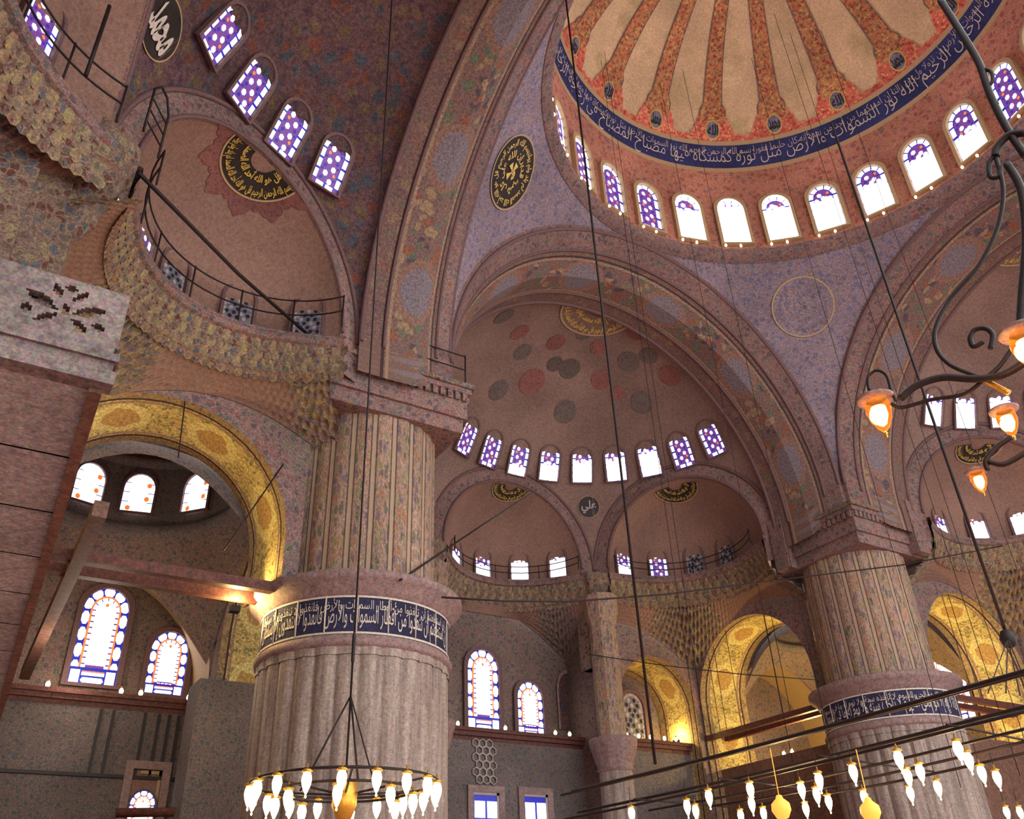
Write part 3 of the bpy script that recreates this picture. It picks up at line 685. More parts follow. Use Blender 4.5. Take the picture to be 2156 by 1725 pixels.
# ---------------------------------------------------------------- cornices, muqarnas, walls below
TN = [4]
def trim(mb, mat, label, cat='cornice', T=None):
    TN[0] += 1; o = mb.build('trim_%d' % TN[0], mat, None, T); return struct(o, label, cat)
def exedra_cornice(side, k, label, dz=0):
    T, c, ax, tr, th = EXC[(side, k)]; mb = MB(); n = 44
    tiers = [(4.42, 15.95, 4.25, 16.2), (4.25, 16.2, 4.12, 16.5), (4.12, 16.5, 3.98, 16.8), (3.98, 16.8, 3.86, 17.1)]
    th2 = th+.05
    def P(ph, r, z):
        r = r+(4.42-r)*min(1, abs(ph)/th)**5*.8
        return c+ax*r*math.cos(ph)+tr*r*math.sin(ph)+Vector((0, 0, z+dz))
    for j, (r0, z0, r1, z1) in enumerate(tiers):
        for i in range(n):
            a0 = -th2+2*th2*i/n; a1 = -th2+2*th2*(i+1)/n; am = (a0+a1)/2; sh = (a1-a0)/2*(j % 2)
            a0 += sh; a1 += sh; am += sh; m = (i+j) % 2
            # a little pointed cell: sloping hood over a hollow
            mb.poly([P(a0, r1, z1), P(am, r1-.06, z1), P(a1, r1, z1), P(a1, r0, z0), P(am, r0-.02, z0-.1), P(a0, r0, z0)], m)
            mb.poly([P(a0, r1, z1), P(a1, r1, z1), P(am, r1+.13, z1-.26)], 2)
    for (r0, z0, r1, z1) in ((3.86, 17.1, 3.72, 17.15), (3.72, 17.15, 3.66, 17.3), (3.66, 17.3, 3.72, 17.42), (3.72, 17.42, 3.72, 17.5), (3.72, 17.5, 4.4, 17.5)):
        mb.grid(lambda ph, t: P(ph, r0+(r1-r0)*t, z0+(z1-z0)*t), -th2, th2, n, 0, 1, 1, 2)
    trim(mb, [M['cornice'], M['muq'], M['border']], label, 'cornice', T)
exedra_cornice('left', 1, 'stepped stalactite cornice curving under the left balcony')
exedra_cornice('left', 0, 'stalactite cornice at the top left corner', -.55)
exedra_cornice('far', 0, 'stalactite cornice under the niche dome beside the painted shaft')
exedra_cornice('far', 1, 'stalactite cornice under the niche dome left of the right pier')
exedra_cornice('right', -1, 'stalactite cornice right of the right pier')

def corbel(side, k, limit, a0, a1, label, mats):
    # stepped muqarnas from the round cornice out to the straight walls; deep in the corners, shallow along the flats
    T, c, ax, tr, th = EXC[(side, k)]; mb = MB(); tiers = 6; n = 60
    def W(a):
        rs = limit(c, Vector((math.cos(a), math.sin(a), 0))); return max(0, min(1, (rs-5.0)/2.6))
    def P(a, s, dz=0, ds=0):
        d = Vector((math.cos(a), math.sin(a), 0)); rs = limit(c, d); wv = W(a); s2 = min(1, s+ds*wv)
        r = 4.25+(max(rs, 4.25)-4.25)*s2; q = c+d*r; return (q.x, q.y, 16.12-s*(.45+2.7*wv)-dz*wv)
    for j in range(tiers):
        s0 = j/tiers; s1 = (j+1)/tiers; h = 1/tiers
        for i in range(n):
            b0 = a0+(a1-a0)*(i+.5*(j % 2))/n; b1 = a0+(a1-a0)*(i+1+.5*(j % 2))/n; bm = (b0+b1)/2; m = (i*7+j*3) % 3 % 2
            if W(bm) < .3: m = 2
            A0, A1, A2 = P(b0, s0), P(bm, s0), P(b1, s0)
            B0, B1, B2 = P(b0, s0+.5*h, .02), P(bm, s0+.5*h, -.2, .3*h), P(b1, s0+.5*h, .02)
            C0, C1, C2 = P(b0, s1), P(bm, s1), P(b1, s1)
            n1 = 1-m if m < 2 else 2
            mb.poly([A0, A1, B1, B0], m); mb.poly([A1, A2, B2, B1], m); mb.poly([B0, B1, C1, C0], n1); mb.poly([B1, B2, C2, C1], n1)
    trim(mb, mats+[M['exedra']], label, 'muqarnas', T)
def lim_box(c, d):
    r = 99
    if d.x > 1e-6: r = min(r, (11.95-c.x)/d.x)
    if d.y > 1e-6: r = min(r, (23.95-c.y)/d.y)
    return r
def lim_boxm(c, d):
    r = 99
    if d.x < -1e-6: r = min(r, (-11.95-c.x)/d.x)
    if d.y > 1e-6: r = min(r, (23.95-c.y)/d.y)
    return r
def lim_c(c, d):
    r = 99
    if abs(d.x) > 1e-6: r = min(r, 5.1/abs(d.x))
    if d.y > 1e-6: r = min(r, (26.95-c.y)/d.y)
    return r
corbel('far', 1, lim_box, math.radians(-42), math.radians(106), 'honeycomb muqarnas above the arches left of the right pier', [M['muq'], M['wall']])
corbel('left', 1, lim_box, math.radians(-42), math.radians(114), 'yellow lit honeycomb muqarnas left of the big lit arch', [M['muq'], M['wall']])
corbel('right', -1, lim_boxm, math.radians(74), math.radians(222), 'honeycomb muqarnas right of the right pier', [M['muq'], M['wall']])
corbel('left', 0, lim_c, math.radians(10), math.radians(170), 'corbelled wall at the top left edge', [M['wall'], M['wall']])
corbel('far', 0, lim_c, math.radians(10), math.radians(170), 'corbelled wall under the niche dome beside the painted shaft', [M['wall'], M['wall']])

def arch_wall(name, label, X, u0, u1, z0, z1, cu, cz, r, depth, mats, T=None, pt=1.06, rb=None, cub=None, czb=None, border=.7, cat='wall', zp=None):
    # X(u, d, z) -> point; wall between u0..u1, z0..z1 with an arched opening; soffit goes back by depth (to radius rb)
    mb = MB(); n = 40; rb = rb or r; cub = cu if cub is None else cub; czb = cz if czb is None else czb
    def A(t, rr, c_, z_): return (c_+rr*math.cos(t), z_+rr*pt*math.sin(t))
    def edge(t):
        dx, dz = math.cos(t), math.sin(t); k = 1e9
        if dx > 1e-9: k = min(k, (u1-cu)/dx)
        if dx < -1e-9: k = min(k, (u0-cu)/dx)
        if dz > 1e-9: k = min(k, (z1-cz)/dz)
        return (cu+dx*k, cz+dz*k)
    ts = [PI*i/n for i in range(n+1)]
    for d, flip in ((0, 0), (depth, 1)):
        rr, c_, zc = (r, cu, cz) if d == 0 else (rb, cub, czb)
        for i in range(n):
            a, b = A(ts[i], rr, c_, zc), A(ts[i+1], rr, c_, zc); e, f = edge(ts[i]), edge(ts[i+1])
            o1, o2 = A(ts[i], rr+border, c_, zc), A(ts[i+1], rr+border, c_, zc)
            o1 = (max(u0, min(u1, o1[0])), min(z1, o1[1])); o2 = (max(u0, min(u1, o2[0])), min(z1, o2[1]))
            mb.poly([X(a[0], d, a[1]), X(b[0], d, b[1]), X(o2[0], d, o2[1]), X(o1[0], d, o1[1])], 2)
            pts = [X(o1[0], d, o1[1]), X(o2[0], d, o2[1]), X(f[0], d, f[1])]
            # keep the corners of the rectangle
            cor = None
            for cc in ((u1, z1), (u0, z1)):
                t = math.atan2(cc[1]-cz, cc[0]-cu)
                if ts[i] < t < ts[i+1]: cor = cc
            if cor: pts.append(X(cor[0], d, cor[1]))
            pts.append(X(e[0], d, e[1])); mb.poly(pts, 0)
        for (p, q) in ((u0, c_-rr), (c_+rr, u1)):
            zz = zp if (zp is not None and p == u0) else z0
            mb.poly([X(p, d, zz), X(q, d, zz), X(q, d, zc), X(p, d, zc)], 0)
            if d == 0 or abs(zc-cz) < .01: pass
    L = r*PI*.55
    def sof(t, s):
        q = A(t, r+(rb-r)*s, cu+(cub-cu)*s, cz+(czb-cz)*s); return X(q[0], depth*s, q[1])
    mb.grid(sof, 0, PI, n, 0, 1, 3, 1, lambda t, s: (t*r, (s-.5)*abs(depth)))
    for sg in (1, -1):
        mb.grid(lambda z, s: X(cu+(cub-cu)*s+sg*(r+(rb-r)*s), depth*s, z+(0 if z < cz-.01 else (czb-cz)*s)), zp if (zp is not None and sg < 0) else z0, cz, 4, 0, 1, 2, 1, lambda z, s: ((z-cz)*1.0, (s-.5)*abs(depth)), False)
    o = mb.build(name, mats, None, T); return struct(o, label, cat)
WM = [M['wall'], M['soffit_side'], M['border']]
def xw(x, s): return lambda u, d, z: (x+s*d, u, z)          # wall across x, going back in direction s
def yw(y, s): return lambda u, d, z: (u, y+s*d, z)
LAB = [('left', 1, 'wall_left', 'spandrel wall round the big yellow lit arch at the left'), ('far', 1, 'wall_far', 'wall with the yellow lit arch left of the right pier'), ('right', -1, 'wall_right', 'wall with the yellow lit arch right of the right pier'), ('far', -1, 'wall_back', 'spandrel wall with lit arch hidden behind the left pier')]
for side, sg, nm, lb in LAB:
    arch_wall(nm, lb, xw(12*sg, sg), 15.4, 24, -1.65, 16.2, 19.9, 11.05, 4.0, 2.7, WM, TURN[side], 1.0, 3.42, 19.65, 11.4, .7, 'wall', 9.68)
for side, sg, nm, lb in (('far', 1, 'wall_far', 'wall with the small lit arch right of the slim column'), ('left', 1, 'wall_left', 'wall with a small arch at the left behind the marble gallery'), ('right', -1, 'wall_right', 'wall with the small arch at the right edge')):
    arch_wall(nm, lb, yw(24, 1), *((6.0, 12) if sg > 0 else (-12, -6.0)), -1.65, 16.2, 9.05*sg, 11.0, 2.62, 3.0, WM, TURN[side], 1.0, 2.5, None, None, .45)
# outer walls
def boxwall(nm, a, b, mat, label, cat='wall', T=None):
    mb = MB(); mb.box(a, b); return struct(mb.build(nm, mat, None, T), label, cat)
boxwall('wall_far', (-27.6, 27.05, -1.65), (27.6, 27.5, 22), M['wall'], 'far outer wall with tall stained windows')
boxwall('wall_left', (-27.5, -20, -1.65), (-27.05, 27.0, 22), M['wall'], 'left outer wall')
boxwall('wall_right', (27.05, -6, -1.65), (27.5, 27.0, 22), M['wall'], 'right outer wall')
# side walls of the far middle recess
for s, lb in ((1, 'narrow return wall with a pointed niche behind the slim column'), (-1, 'narrow return wall of the recess behind the left pier')):
    mb = MB(); mb.box((s*5.2, 23.7, -1.65), (s*6.0, 27.05, 16.2)); struct(mb.build('wall_recess', M['wall']), lb, 'wall')
    if s < 0: continue
    mb = MB(); mb.box((s*5.2, 23.7, -1.65), (s*6.0, 27.05, 16.2)); struct(mb.build('wall_recess', M['wall'], None, TURN['left']), lb.replace('slim column', 'marble gallery').replace('left pier', 'viewer')+' at the left', 'wall')

# ---------------------------------------------------------------- corner bays with small domes
def corner_bay(cx, cy, sx, label):
    mb = MB(); h = 4.9
    # drum, small dome
    mb.lathe([(4.05, 15.7), (4.05, 18.5)], 48, (cx, cy, 0), 0)
    mb.lathe([(4.05*math.cos(e), 18.5+2.6*math.sin(e)) for e in [PI/2*i/10 for i in range(11)]], 48, (cx, cy, 0), 1)
    # flat pendentive plate between drum and square
    R2 = (h*1.414)**2
    for k in range(4):
        def f(ph, t):
            r0 = 4.05; r1 = min(h/max(abs(math.cos(ph-k*PI/2)), abs(math.sin(ph-k*PI/2)), .7072), 6.9); r = r0+(r1-r0)*t
            return (cx+r*math.cos(ph), cy+r*math.sin(ph), 15.2-1.0*(r-4.05)-.9*max(0, r-4.9))
        mb.grid(f, k*PI/2, k*PI/2+PI/2, 16, 0, 1, 6, 2)
    o = mb.build('ceiling', [M['tile'], M['exedra'], M['wall']]); struct(o, label, 'small dome')
    mb = MB(); mb.lathe([(4.06, 15.1), (3.85, 15.2), (3.78, 15.45), (3.9, 15.6), (4.06, 15.72)], 48, (cx, cy, 0), 0, lambda a, z: .05*math.cos(40*a) if 15.15 < z < 15.5 else 0)
    mb.lathe([(4.06, 18.3), (3.85, 18.45), (3.8, 18.7), (4.06, 18.8)], 48, (cx, cy, 0), 0)
    mb.build('cornice', M['tile'], o)
corner_bay(-19.7, 19.6, -1, 'small dome of the corner bay seen through the big lit arch')
corner_bay(19.7, 19.6, 1, 'small dome of the corner bay behind the right pier')
for i, (u, v) in enumerate(((195, 985), (297, 1020), (418, 1030))):
    d = ray(u, v); o2 = Vector((EYE.x+19.7, EYE.y-19.6, 0)); r = 4.03
    a = d.x*d.x+d.y*d.y; b = o2.x*d.x+o2.y*d.y; q = o2.x**2+o2.y**2-r*r; t = (-b+math.sqrt(b*b-a*q))/a; P = EYE+d*t
    nn = Vector((-19.7-P.x, 19.6-P.y, 0)).normalized(); P.z = 17.05
    window(P, nn, 1.2, 1.75, 'clear', 'bright arched window in the small drum behind the lit arch, %s from the left' % ORD[i], 0, .1, .12)
for sx, lb in ((-1, 'lunette arch of pale stone on the far wall behind the big lit arch'), (1, 'lunette arch on the far wall behind the right pier')):
    arch_wall('wall_lunette', lb, yw(24.3, 1), *((-27, -14.4) if sx < 0 else (14.4, 27)), -1.65, 16.5, 19.4*sx, 9.9, 4.7, 2.75, [M['wall'], M['frame'], M['border']], None, 1.02, 4.7, None, None, .5)
    arch_wall('wall_lunette', 'lunette arch on the outer side wall, '+('left' if sx < 0 else 'right')+' corner bay', xw(24.3*sx, sx), 14.4, 27, -1.65, 16.5, 19.4, 9.9, 4.7, 2.75, [M['wall'], M['frame'], M['border']], None, 1.02, 4.7, None, None, .5)

# tall windows of the outer walls
FWD_Y = 27.03
def far_window(u, vt, vb, wpx, style, label, blow=0, wm=None):
    a = on_plane(u, vt, 1, FWD_Y); b = on_plane(u, vb, 1, FWD_Y); h = a.z-b.z
    l = on_plane(u-wpx/2, (vt+vb)/2, 1, FWD_Y); r = on_plane(u+wpx/2, (vt+vb)/2, 1, FWD_Y); wd = wm or (r.x-l.x)
    c = on_plane(u, (vt+vb)/2, 1, FWD_Y); window(c, (0, -1, 0), wd, h, style, label, blow, .22, .14)
far_window(1015, 1368, 1537, 66, 'big', 'tall stained glass window on the far wall right of the left pier')
far_window(1114, 1437, 1548, 54, 'big', 'shorter stained glass window beside the tall one on the far wall')
far_window(1331, 1460, 1558, 46, 'unlit', 'small dim stained window under the small lit arch')
far_window(212, 1236, 1442, 100, 'big', 'tallest stained glass window at the left under the tie beams')
far_window(352, 1330, 1464, 80, 'big', 'smaller stained glass window left of the left pier')
# windows seen through the arches by the right pier
def plane_window(u, v, ax, val, nrm, w_, h_, style, label, blow=0):
    P = on_plane(u, v, ax, val); window(P, nrm, w_, h_, style, label, blow, .14, .12)
plane_window(1567, 1503, 0, 27.03, (-1, 0, 0), 1.7, 3.6, 'big', 'slim stained window seen edge-on inside the lit arch left of the right pier')
plane_window(1622, 1520, 0, 27.03, (-1, 0, 0), 1.6, 2.6, 'unlit', 'dim leaded window inside the lit arch left of the right pier')
plane_window(2004, 1440, 0, 27.03, (-1, 0, 0), 2.0, 4.2, 'big', 'bright stained window peeping out at the right side of the right pier')

# ---------------------------------------------------------------- piers
def pier(cx, cy, label, text, mid):
    root = empty('pier', (cx, cy, -1.65)); L = (cx, cy, -1.65)
    def put(mb, nm, mats, par=root):
        o = mb.build(nm, mats, None, None, (cx, cy, -1.65)); o.location = (0, 0, 0); o.parent = par; return o
    nf = 28
    mb = MB(); mb.lathe([(2.82, -1.65), (2.8, 7.3)], nf*12, (cx, cy, 0), 0, lambda a, z: .11*abs(math.cos(nf*a/2))**.6)
    mb.lathe([(2.84, 7.3), (2.9, 7.55)], nf*12, (cx, cy, 0), 0, lambda a, z: .1*abs(math.cos(nf*a/2))**.6*(1 if z < 7.4 else .3))
    put(mb, 'fluted_shaft', M['fluted'])
    mb = MB(); mb.lathe([(2.86, 7.5), (3.0, 7.56), (3.04, 7.68), (2.96, 7.8), (2.92, 7.86)], 96, (cx, cy, 0)); put(mb, 'neck_ring', M['cap'])
    mb = MB(); mb.lathe([(2.92, 7.84), (2.92, 9.02)], 96, (cx, cy, 0)); bnd = put(mb, 'inscription_band', M['navy_dark'])
    mb = MB(); a0 = mid+1.15; a1 = mid-1.15; q = 2.945
    # seen from outside: reading right to left, u runs left to right
    lettering(mb, text, lambda u, v: (cx+q*math.cos(mid-1.2+2.4*u), cy+q*math.sin(mid-1.2+2.4*u), 7.9+.98*v), 0, .0)
    lettering(mb, text[::1], lambda u, v: (cx+q*math.cos(mid-1.25+2.4*u), cy+q*math.sin(mid-1.25+2.4*u), 8.45+.5*v), 0, -.004)
    for zz in (7.9, 8.97):
        mb.lathe([(2.94, zz-.03), (2.95, zz), (2.94, zz+.03)], 72, (cx, cy, 0))
    for i in range(9):
        an = mid-1.25+2.5*i/8; mb.tube([(cx+2.94*math.cos(an), cy+2.94*math.sin(an), 7.9), (cx+2.94*math.cos(an), cy+2.94*math.sin(an), 8.97)], .025, 4)
    put(mb, 'lettering', M['pale_letter'], bnd)
    mb = MB(); mb.lathe([(2.92, 9.0), (3.0, 9.05), (3.05, 9.2), (3.3, 9.42), (3.36, 9.5), (3.36, 9.66), (3.2, 9.72), (2.4, 9.8)], 96, (cx, cy, 0)); put(mb, 'capital', M['cap'])
    mb = MB(); mb.grid(lambda a, z: (cx+(2.41+.03*math.cos(22*a))*math.cos(a), cy+(2.41+.03*math.cos(22*a))*math.sin(a), z), 0, 2*PI, 132, 9.7, 15.7, 6, 0, lambda a, z: (a*22/(2*PI), z))
    put(mb, 'upper_shaft', M['shaft'])
    sx = 1 if cx > 0 else -1
    mb = MB()
    lo, hi = 10.35, 15.7
    for (g, z0, z1, m) in ((.12, 15.55, 16.1, 0), (0, 16.1, 16.75, 0), (.0, 16.75, 17.1, 1), (-.12, 17.1, 17.3, 0), (-.22, 17.3, 17.5, 1)):
        a = (min(sx*(lo+g), sx*(hi-g)), lo+g, z0); b = (max(sx*(lo+g), sx*(hi-g)), hi-g, z1); mb.box(a, b, m)
    nb = 18
    for i in range(nb):
        u = lo+(hi-lo)*(i+.5)/nb
        mb.box((sx*u-.09, lo-.12, 16.78), (sx*u+.09, lo+.02, 17.08), 0)
        x0 = sx*(lo-.12); x1 = sx*(lo+.02); mb.box((min(x0, x1), u-.09, 16.78), (max(x0, x1), u+.09, 17.08), 0)
    put(mb, 'impost_block', [M['border'], M['cornice']])
    return tag(root, label, 'pier')
TXT_A = 'إن استطعتم أن تنفذوا من أقطار السموات والأرض فانفذوا لا تنفذون إلا بسلطان'
mA = math.atan2(CY-13, CX+13); mB = math.atan2(CY-13, CX-13)
pier(-13, 13, 'massive fluted pier with navy inscription band in the middle left', TXT_A, mA)
pier(13, 13, 'massive fluted pier at the right behind the rods and lamps', 'الله لا إله إلا هو الحي القيوم لا تأخذه سنة ولا نوم له ما في السموات', mB)
# solid masonry over the impost blocks, behind the arches
for sx in (-1, 1):
    mb = MB(); mb.box((sx*12.9-1.7, 11.2, 17.5), (sx*12.9+1.7, 14.6, 21)); struct(mb.build('wall_haunch', M['border']), 'masonry haunch above the %s pier' % ('left' if sx < 0 else 'right'), 'wall')

for side, sx in (('far', 1), ('far', -1), ('right', -1)):
    mb = MB(); mb.box((sx*10.35-.4, 14.25, 15.6), (sx*10.35+.4, 15.1, 18.3)); struct(mb.build('wall_pilaster', M['border'], None, TURN[side]), 'short pilaster beside the impost at the %s side, %s end' % (side, 'near' if sx < 0 else 'other'), 'wall')
# slim columns at the corners of the exedra recesses
def column(x, y, label, cat='column'):
    root = empty('column', (x, y, -1.65)); L = Vector((x, y, -1.65))
    def put(mb, nm, m):
        o = mb.build(nm, m, None, None, L); o.location = (0, 0, 0); o.parent = root
    mb = MB(); mb.lathe([(.95, -1.65), (.95, -1.2), (.85, -1.1), (.82, 7.3)], 32, (x, y, 0)); put(mb, 'shaft', M['fluted'])
    mb = MB(); mb.lathe([(.84, 7.3), (.92, 7.4), (.86, 7.55), (.9, 7.7), (1.1, 8.4), (1.2, 8.6), (1.2, 8.85), (.8, 8.9)], 32, (x, y, 0), 0, lambda a, z: .05*math.cos(10*a) if 7.6 < z < 8.5 else 0); put(mb, 'capital', M['cap'])
    mb = MB(); mb.lathe([(.72, 8.85), (.72, 14.6), (.9, 15.2), (.95, 16.2)], 8, (x, y, 0), 0, None, 0, 2*PI, False); put(mb, 'pilaster', M['shaft'])
    tag(root, label, cat)
column(5.15, 23.35, 'slim round stone column with capital near the far wall')
column(-5.15, 23.35, 'slim stone column mostly hidden behind the left pier')

# corner brackets where neighbouring niche domes meet
for side, sx, lb in (('left', 1, 'painted bracket between the two left niche domes'), ('right', -1, 'painted bracket between the niche domes at the right edge'), ('far', -1, 'painted bracket hidden by the left painted shaft'), ('far', 1, 'painted bracket on the slim column')):
    mb = MB(); mb.lathe([(0, 14.2), (.2, 14.4), (.45, 14.9), (.5, 15.4), (.75, 15.9), (.8, 16.4), (1.0, 16.8), (1.0, 17.45), (.2, 17.5)], 10, (sx*5.15, 23.75, 0), 0, None, 0, 2*PI, False)
    mb.box((sx*5.15-.45, 23.72, 12.5), (sx*5.15+.6, 24.7, 17.85)); mb.box((min(sx*4.2, sx*6.4), 24.7, 10), (max(sx*4.2, sx*6.4), 27.2, 20)) if side != 'far' else None; mb.box((min(sx*4.6, sx*6.0), 24.0, 12.5), (max(sx*4.6, sx*6.0), 24.8, 17.6))
    trim(mb, M['cornice'], lb, 'bracket', TURN[side])

# ---------------------------------------------------------------- ledges, lower walls
def ledge(pts, z, label, mat=None):
    mb = MB()
    (x0, y0), (x1, y1) = pts
    mb.box((x0, y0, z-.12), (x1, y1, z+.05)); mb.box((x0, y0+.12, z-.32), (x1, y1, z-.12)); mb.box((x0, y0+.28, z-.5), (x1, y1, z-.32))
    trim(mb, mat or M['wood'], label, 'ledge')
ledge(((-27, 25.7), (-14.4, 27.05)), 9.35, 'projecting ledge below the left stained windows')
ledge(((-5.2, 25.7), (5.2, 27.05)), 9.35, 'projecting ledge below the far stained windows')
ledge(((6.0, 24.6), (12.0, 27.05)), 9.3, 'ledge under the small lit arch')
def lower_wall(a, b, label, mat=None):
    mb = MB(); mb.box(a, b); struct(mb.build('wall_lower', mat or M['tile']), label, 'wall')
lower_wall((-27, 26.0, -1.65), (-14.4, 27.05, 8.9), 'tiled lower wall below the left ledge')
lower_wall((-5.2, 26.0, -1.65), (5.2, 27.05, 8.9), 'tiled lower wall with two rectangular windows')
lower_wall((6.0, 24.9, -1.65), (12.0, 27.05, 8.8), 'panelled lower wall right of the slim column')
lower_wall((-15.4, 22.6, -1.65), (-12.2, 24.3, 9.5), 'tiled corner block just left of the left pier')
lower_wall((12.6, 15.9, -1.65), (13.4, 24.3, 7.9), 'dark panelled gallery wall below the lit arch left of the right pier', M['brownwood'])
lower_wall((17, 12.6, -1.65), (24.3, 13.4, 7.9), 'dark gallery wall below the lit arch right of the right pier', M['brownwood'])
# panel strips on the left lower wall
mb = MB()
for u in (205, 232, 300, 330, 352, 372): 
    p = on_plane(u, 1540, 1, 25.97); mb.box((p.x-.05, 25.9, 6.4), (p.x+.05, 26.0, 8.8))
mb.box((-27, 25.88, 6.3), (-14.4, 26.0, 6.42)); trim(mb, M['dimlead'], 'dark mouldings dividing the left tiled wall', 'moulding')
# rectangular windows with marble frames
def rect_window(u0, u1, v0, label, y=25.98, deep=True):
    a = on_plane(u0, v0, 1, y); b = on_plane(u1, v0, 1, y); WN[0] += 1; top = a.z; bot = top-3.2; t = .3
    mb = MB()
    mb.box((a.x-t, y-.12, bot), (a.x, y+.02, top+t)); mb.box((b.x, y-.12, bot), (b.x+t, y+.02, top+t)); mb.box((a.x, y-.12, top), (b.x, y+.02, top+t))
    o = mb.build('window_%d' % WN[0], M['stone']); struct(o, label, 'window')
    mb = MB(); mb.poly([(a.x, y-.02, bot), (b.x, y-.02, bot), (b.x, y-.02, top), (a.x, y-.02, top)], 0)
    wd = b.x-a.x
    for i in range(2):
        for j in range(3):
            x0 = a.x+wd*(.06+.48*i); z1 = top-.38-j*.86
            mb.poly([(x0, y-.035, z1-.72), (x0+wd*.4, y-.035, z1-.72), (x0+wd*.4, y-.035, z1), (x0, y-.035, z1)], 1)
    pn = mb.build('pane', [M['leadblue'], M['white']], o)
    mb = MB(); mb.box((a.x, y-.07, top-.12), (b.x, y-.03, top)); mb.box((b.x-.12, y-.07, bot), (b.x, y-.03, top)); mb.build('sill_frame', M['lattice'], o)
rect_window(995, 1049, 1668, 'left one of two rectangular windows at the bottom of the far wall')
rect_window(1101, 1151, 1672, 'right one of two rectangular windows at the bottom of the far wall')
# lattice panel
mb = MB(); p = on_plane(1020, 1612, 1, 25.96); r = .2
for j in range(6):
    for i in range(-1, 2):
        x = p.x+i*r*1.9+(j % 2)*r*.95-.1; z = p.z+1.0-j*r*1.65
        pts = [Vector((x+r*math.cos(PI/6+PI/3*k), 25.93, z+r*math.sin(PI/6+PI/3*k))) for k in range(7)]
        mb.tube(pts, .04, 4, 0, False)
tag(mb.build('lattice_panel', M['lattice']), 'white honeycomb lattice panel above the left rectangular window', 'lattice')
# opening with marble frame at the bottom left
a = on_plane(280, 1620, 1, 25.98); b = on_plane(342, 1622, 1, 25.98)
mb = MB(); t = .3
mb.box((a.x-t, 25.8, 1.5), (a.x, 26.0, a.z+t)); mb.box((b.x, 25.8, 1.5), (b.x+t, 26.0, a.z+t)); mb.box((a.x, 25.8, a.z), (b.x, 26.0, a.z+t))
d1 = struct(mb.build('door_1', M['stone']), 'marble framed opening at the bottom left', 'doorway')
mb = MB(); mb.poly([(a.x, 25.97, 1.5), (b.x, 25.97, 1.5), (b.x, 25.97, a.z), (a.x, 25.97, a.z)]); mb.build('back_panel', M['exedra'], d1)
mb = MB(); mb.box((a.x+.3, 25.9, a.z-.16), (b.x-.02, 25.96, a.z-.04)); mb.box((b.x-.14, 25.9, 1.5), (b.x-.02, 25.96, a.z-.16)); mb.build('cream_reveal', M['frame'], d1)  # cream strip along the top and right of the opening
P = on_plane(296, 1710, 1, 25.88); window(P, (0, -1, 0), .95, 1.5, 'big', 'little stained window low in the marble framed opening at the left', 0, .06, .06)
mb = MB(); q0 = on_plane(245, 1712, 1, 24.4); q1 = on_plane(520, 1716, 1, 22.3); q1 = Vector((-12.6, 22.4, q0.z-.0))
mb.tube([q0, (-12.4, 22.5, q0.z)], .16, 6); tag(mb.build('gallery_rail', M['wood']), 'brown wooden rail at the bottom left before the doorway', 'rail')
# pointed niche on the far wall behind the column
mb = MB(); P = on_plane(1196, 1478, 1, 26.98)
o = arch_outline(1.25, 3.0, 0, 12, 1.5); mb.poly([(P.x+x, 26.93, P.z-1.5+z) for x, z in o], 0)
oo = arch_outline(1.5, 3.2, 0, 12, 1.5)
for i in range(len(o)-1): mb.poly([(P.x+o[i][0], 26.9, P.z-1.5+o[i][1]), (P.x+o[i+1][0], 26.9, P.z-1.5+o[i+1][1]), (P.x+oo[i+1][0], 26.9, P.z-1.5+oo[i+1][1]), (P.x+oo[i][0], 26.9, P.z-1.5+oo[i][1])], 1)
trim(mb, [M['semi_dark'], M['cap']], 'dark pointed blind niche left of the slim column', 'niche')

# ---------------------------------------------------------------- tie beams
def beam(p, q, w_, h_, mat, label):
    p, q = Vector(p), Vector(q); d = (q-p); L = d.length; d.normalize(); x = Vector((0, 0, 1)).cross(d).normalized(); z = d.cross(x)
    mt = Matrix(((d.x, x.x, z.x, p.x), (d.y, x.y, z.y, p.y), (d.z, x.z, z.z, p.z), (0, 0, 0, 1)))
    mb = MB(); mb.obox(mt, (0, -w_/2, -h_/2), (L, w_/2, h_/2)); return tag(mb.build('tie_beam', mat), label, 'beam')
beam((-23.9, 12.1, 9.5), (-15.75, 12.1, 9.5), .28, .3, M['wood'], 'upper one of two red tie beams across the big lit arch')
beam((-23.9, 13.2, 9.5), (-15.2, 13.2, 9.5), .28, .3, M['wood'], 'lower one of two red tie beams across the big lit arch')
p0 = on_plane(212, 1072, 2, 9.5); p1 = on_plane(52, 1425, 2, 9.3)
beam(p0, Vector((p1.x, min(p1.y, 26.9), 9.4)), .34, .42, M['brownwood'], 'weathered beam running back beside the marble gallery')
beam((12.1, 24, 9.5), (12.1, 15.75, 9.5), .26, .26, M['wood'], 'front tie beam across the lit arch left of the right pier')
beam((13.2, 24, 9.5), (13.2, 15.5, 9.5), .26, .26, M['wood'], 'back tie beam across the lit arch left of the right pier')
beam((15.75, 12.1, 9.5), (24, 12.1, 9.5), .26, .26, M['wood'], 'front tie beam across the lit arch right of the right pier')
beam((15.4, 13.2, 9.5), (24, 13.2, 9.5), .26, .26, M['wood'], 'back tie beam across the lit arch right of the right pier')

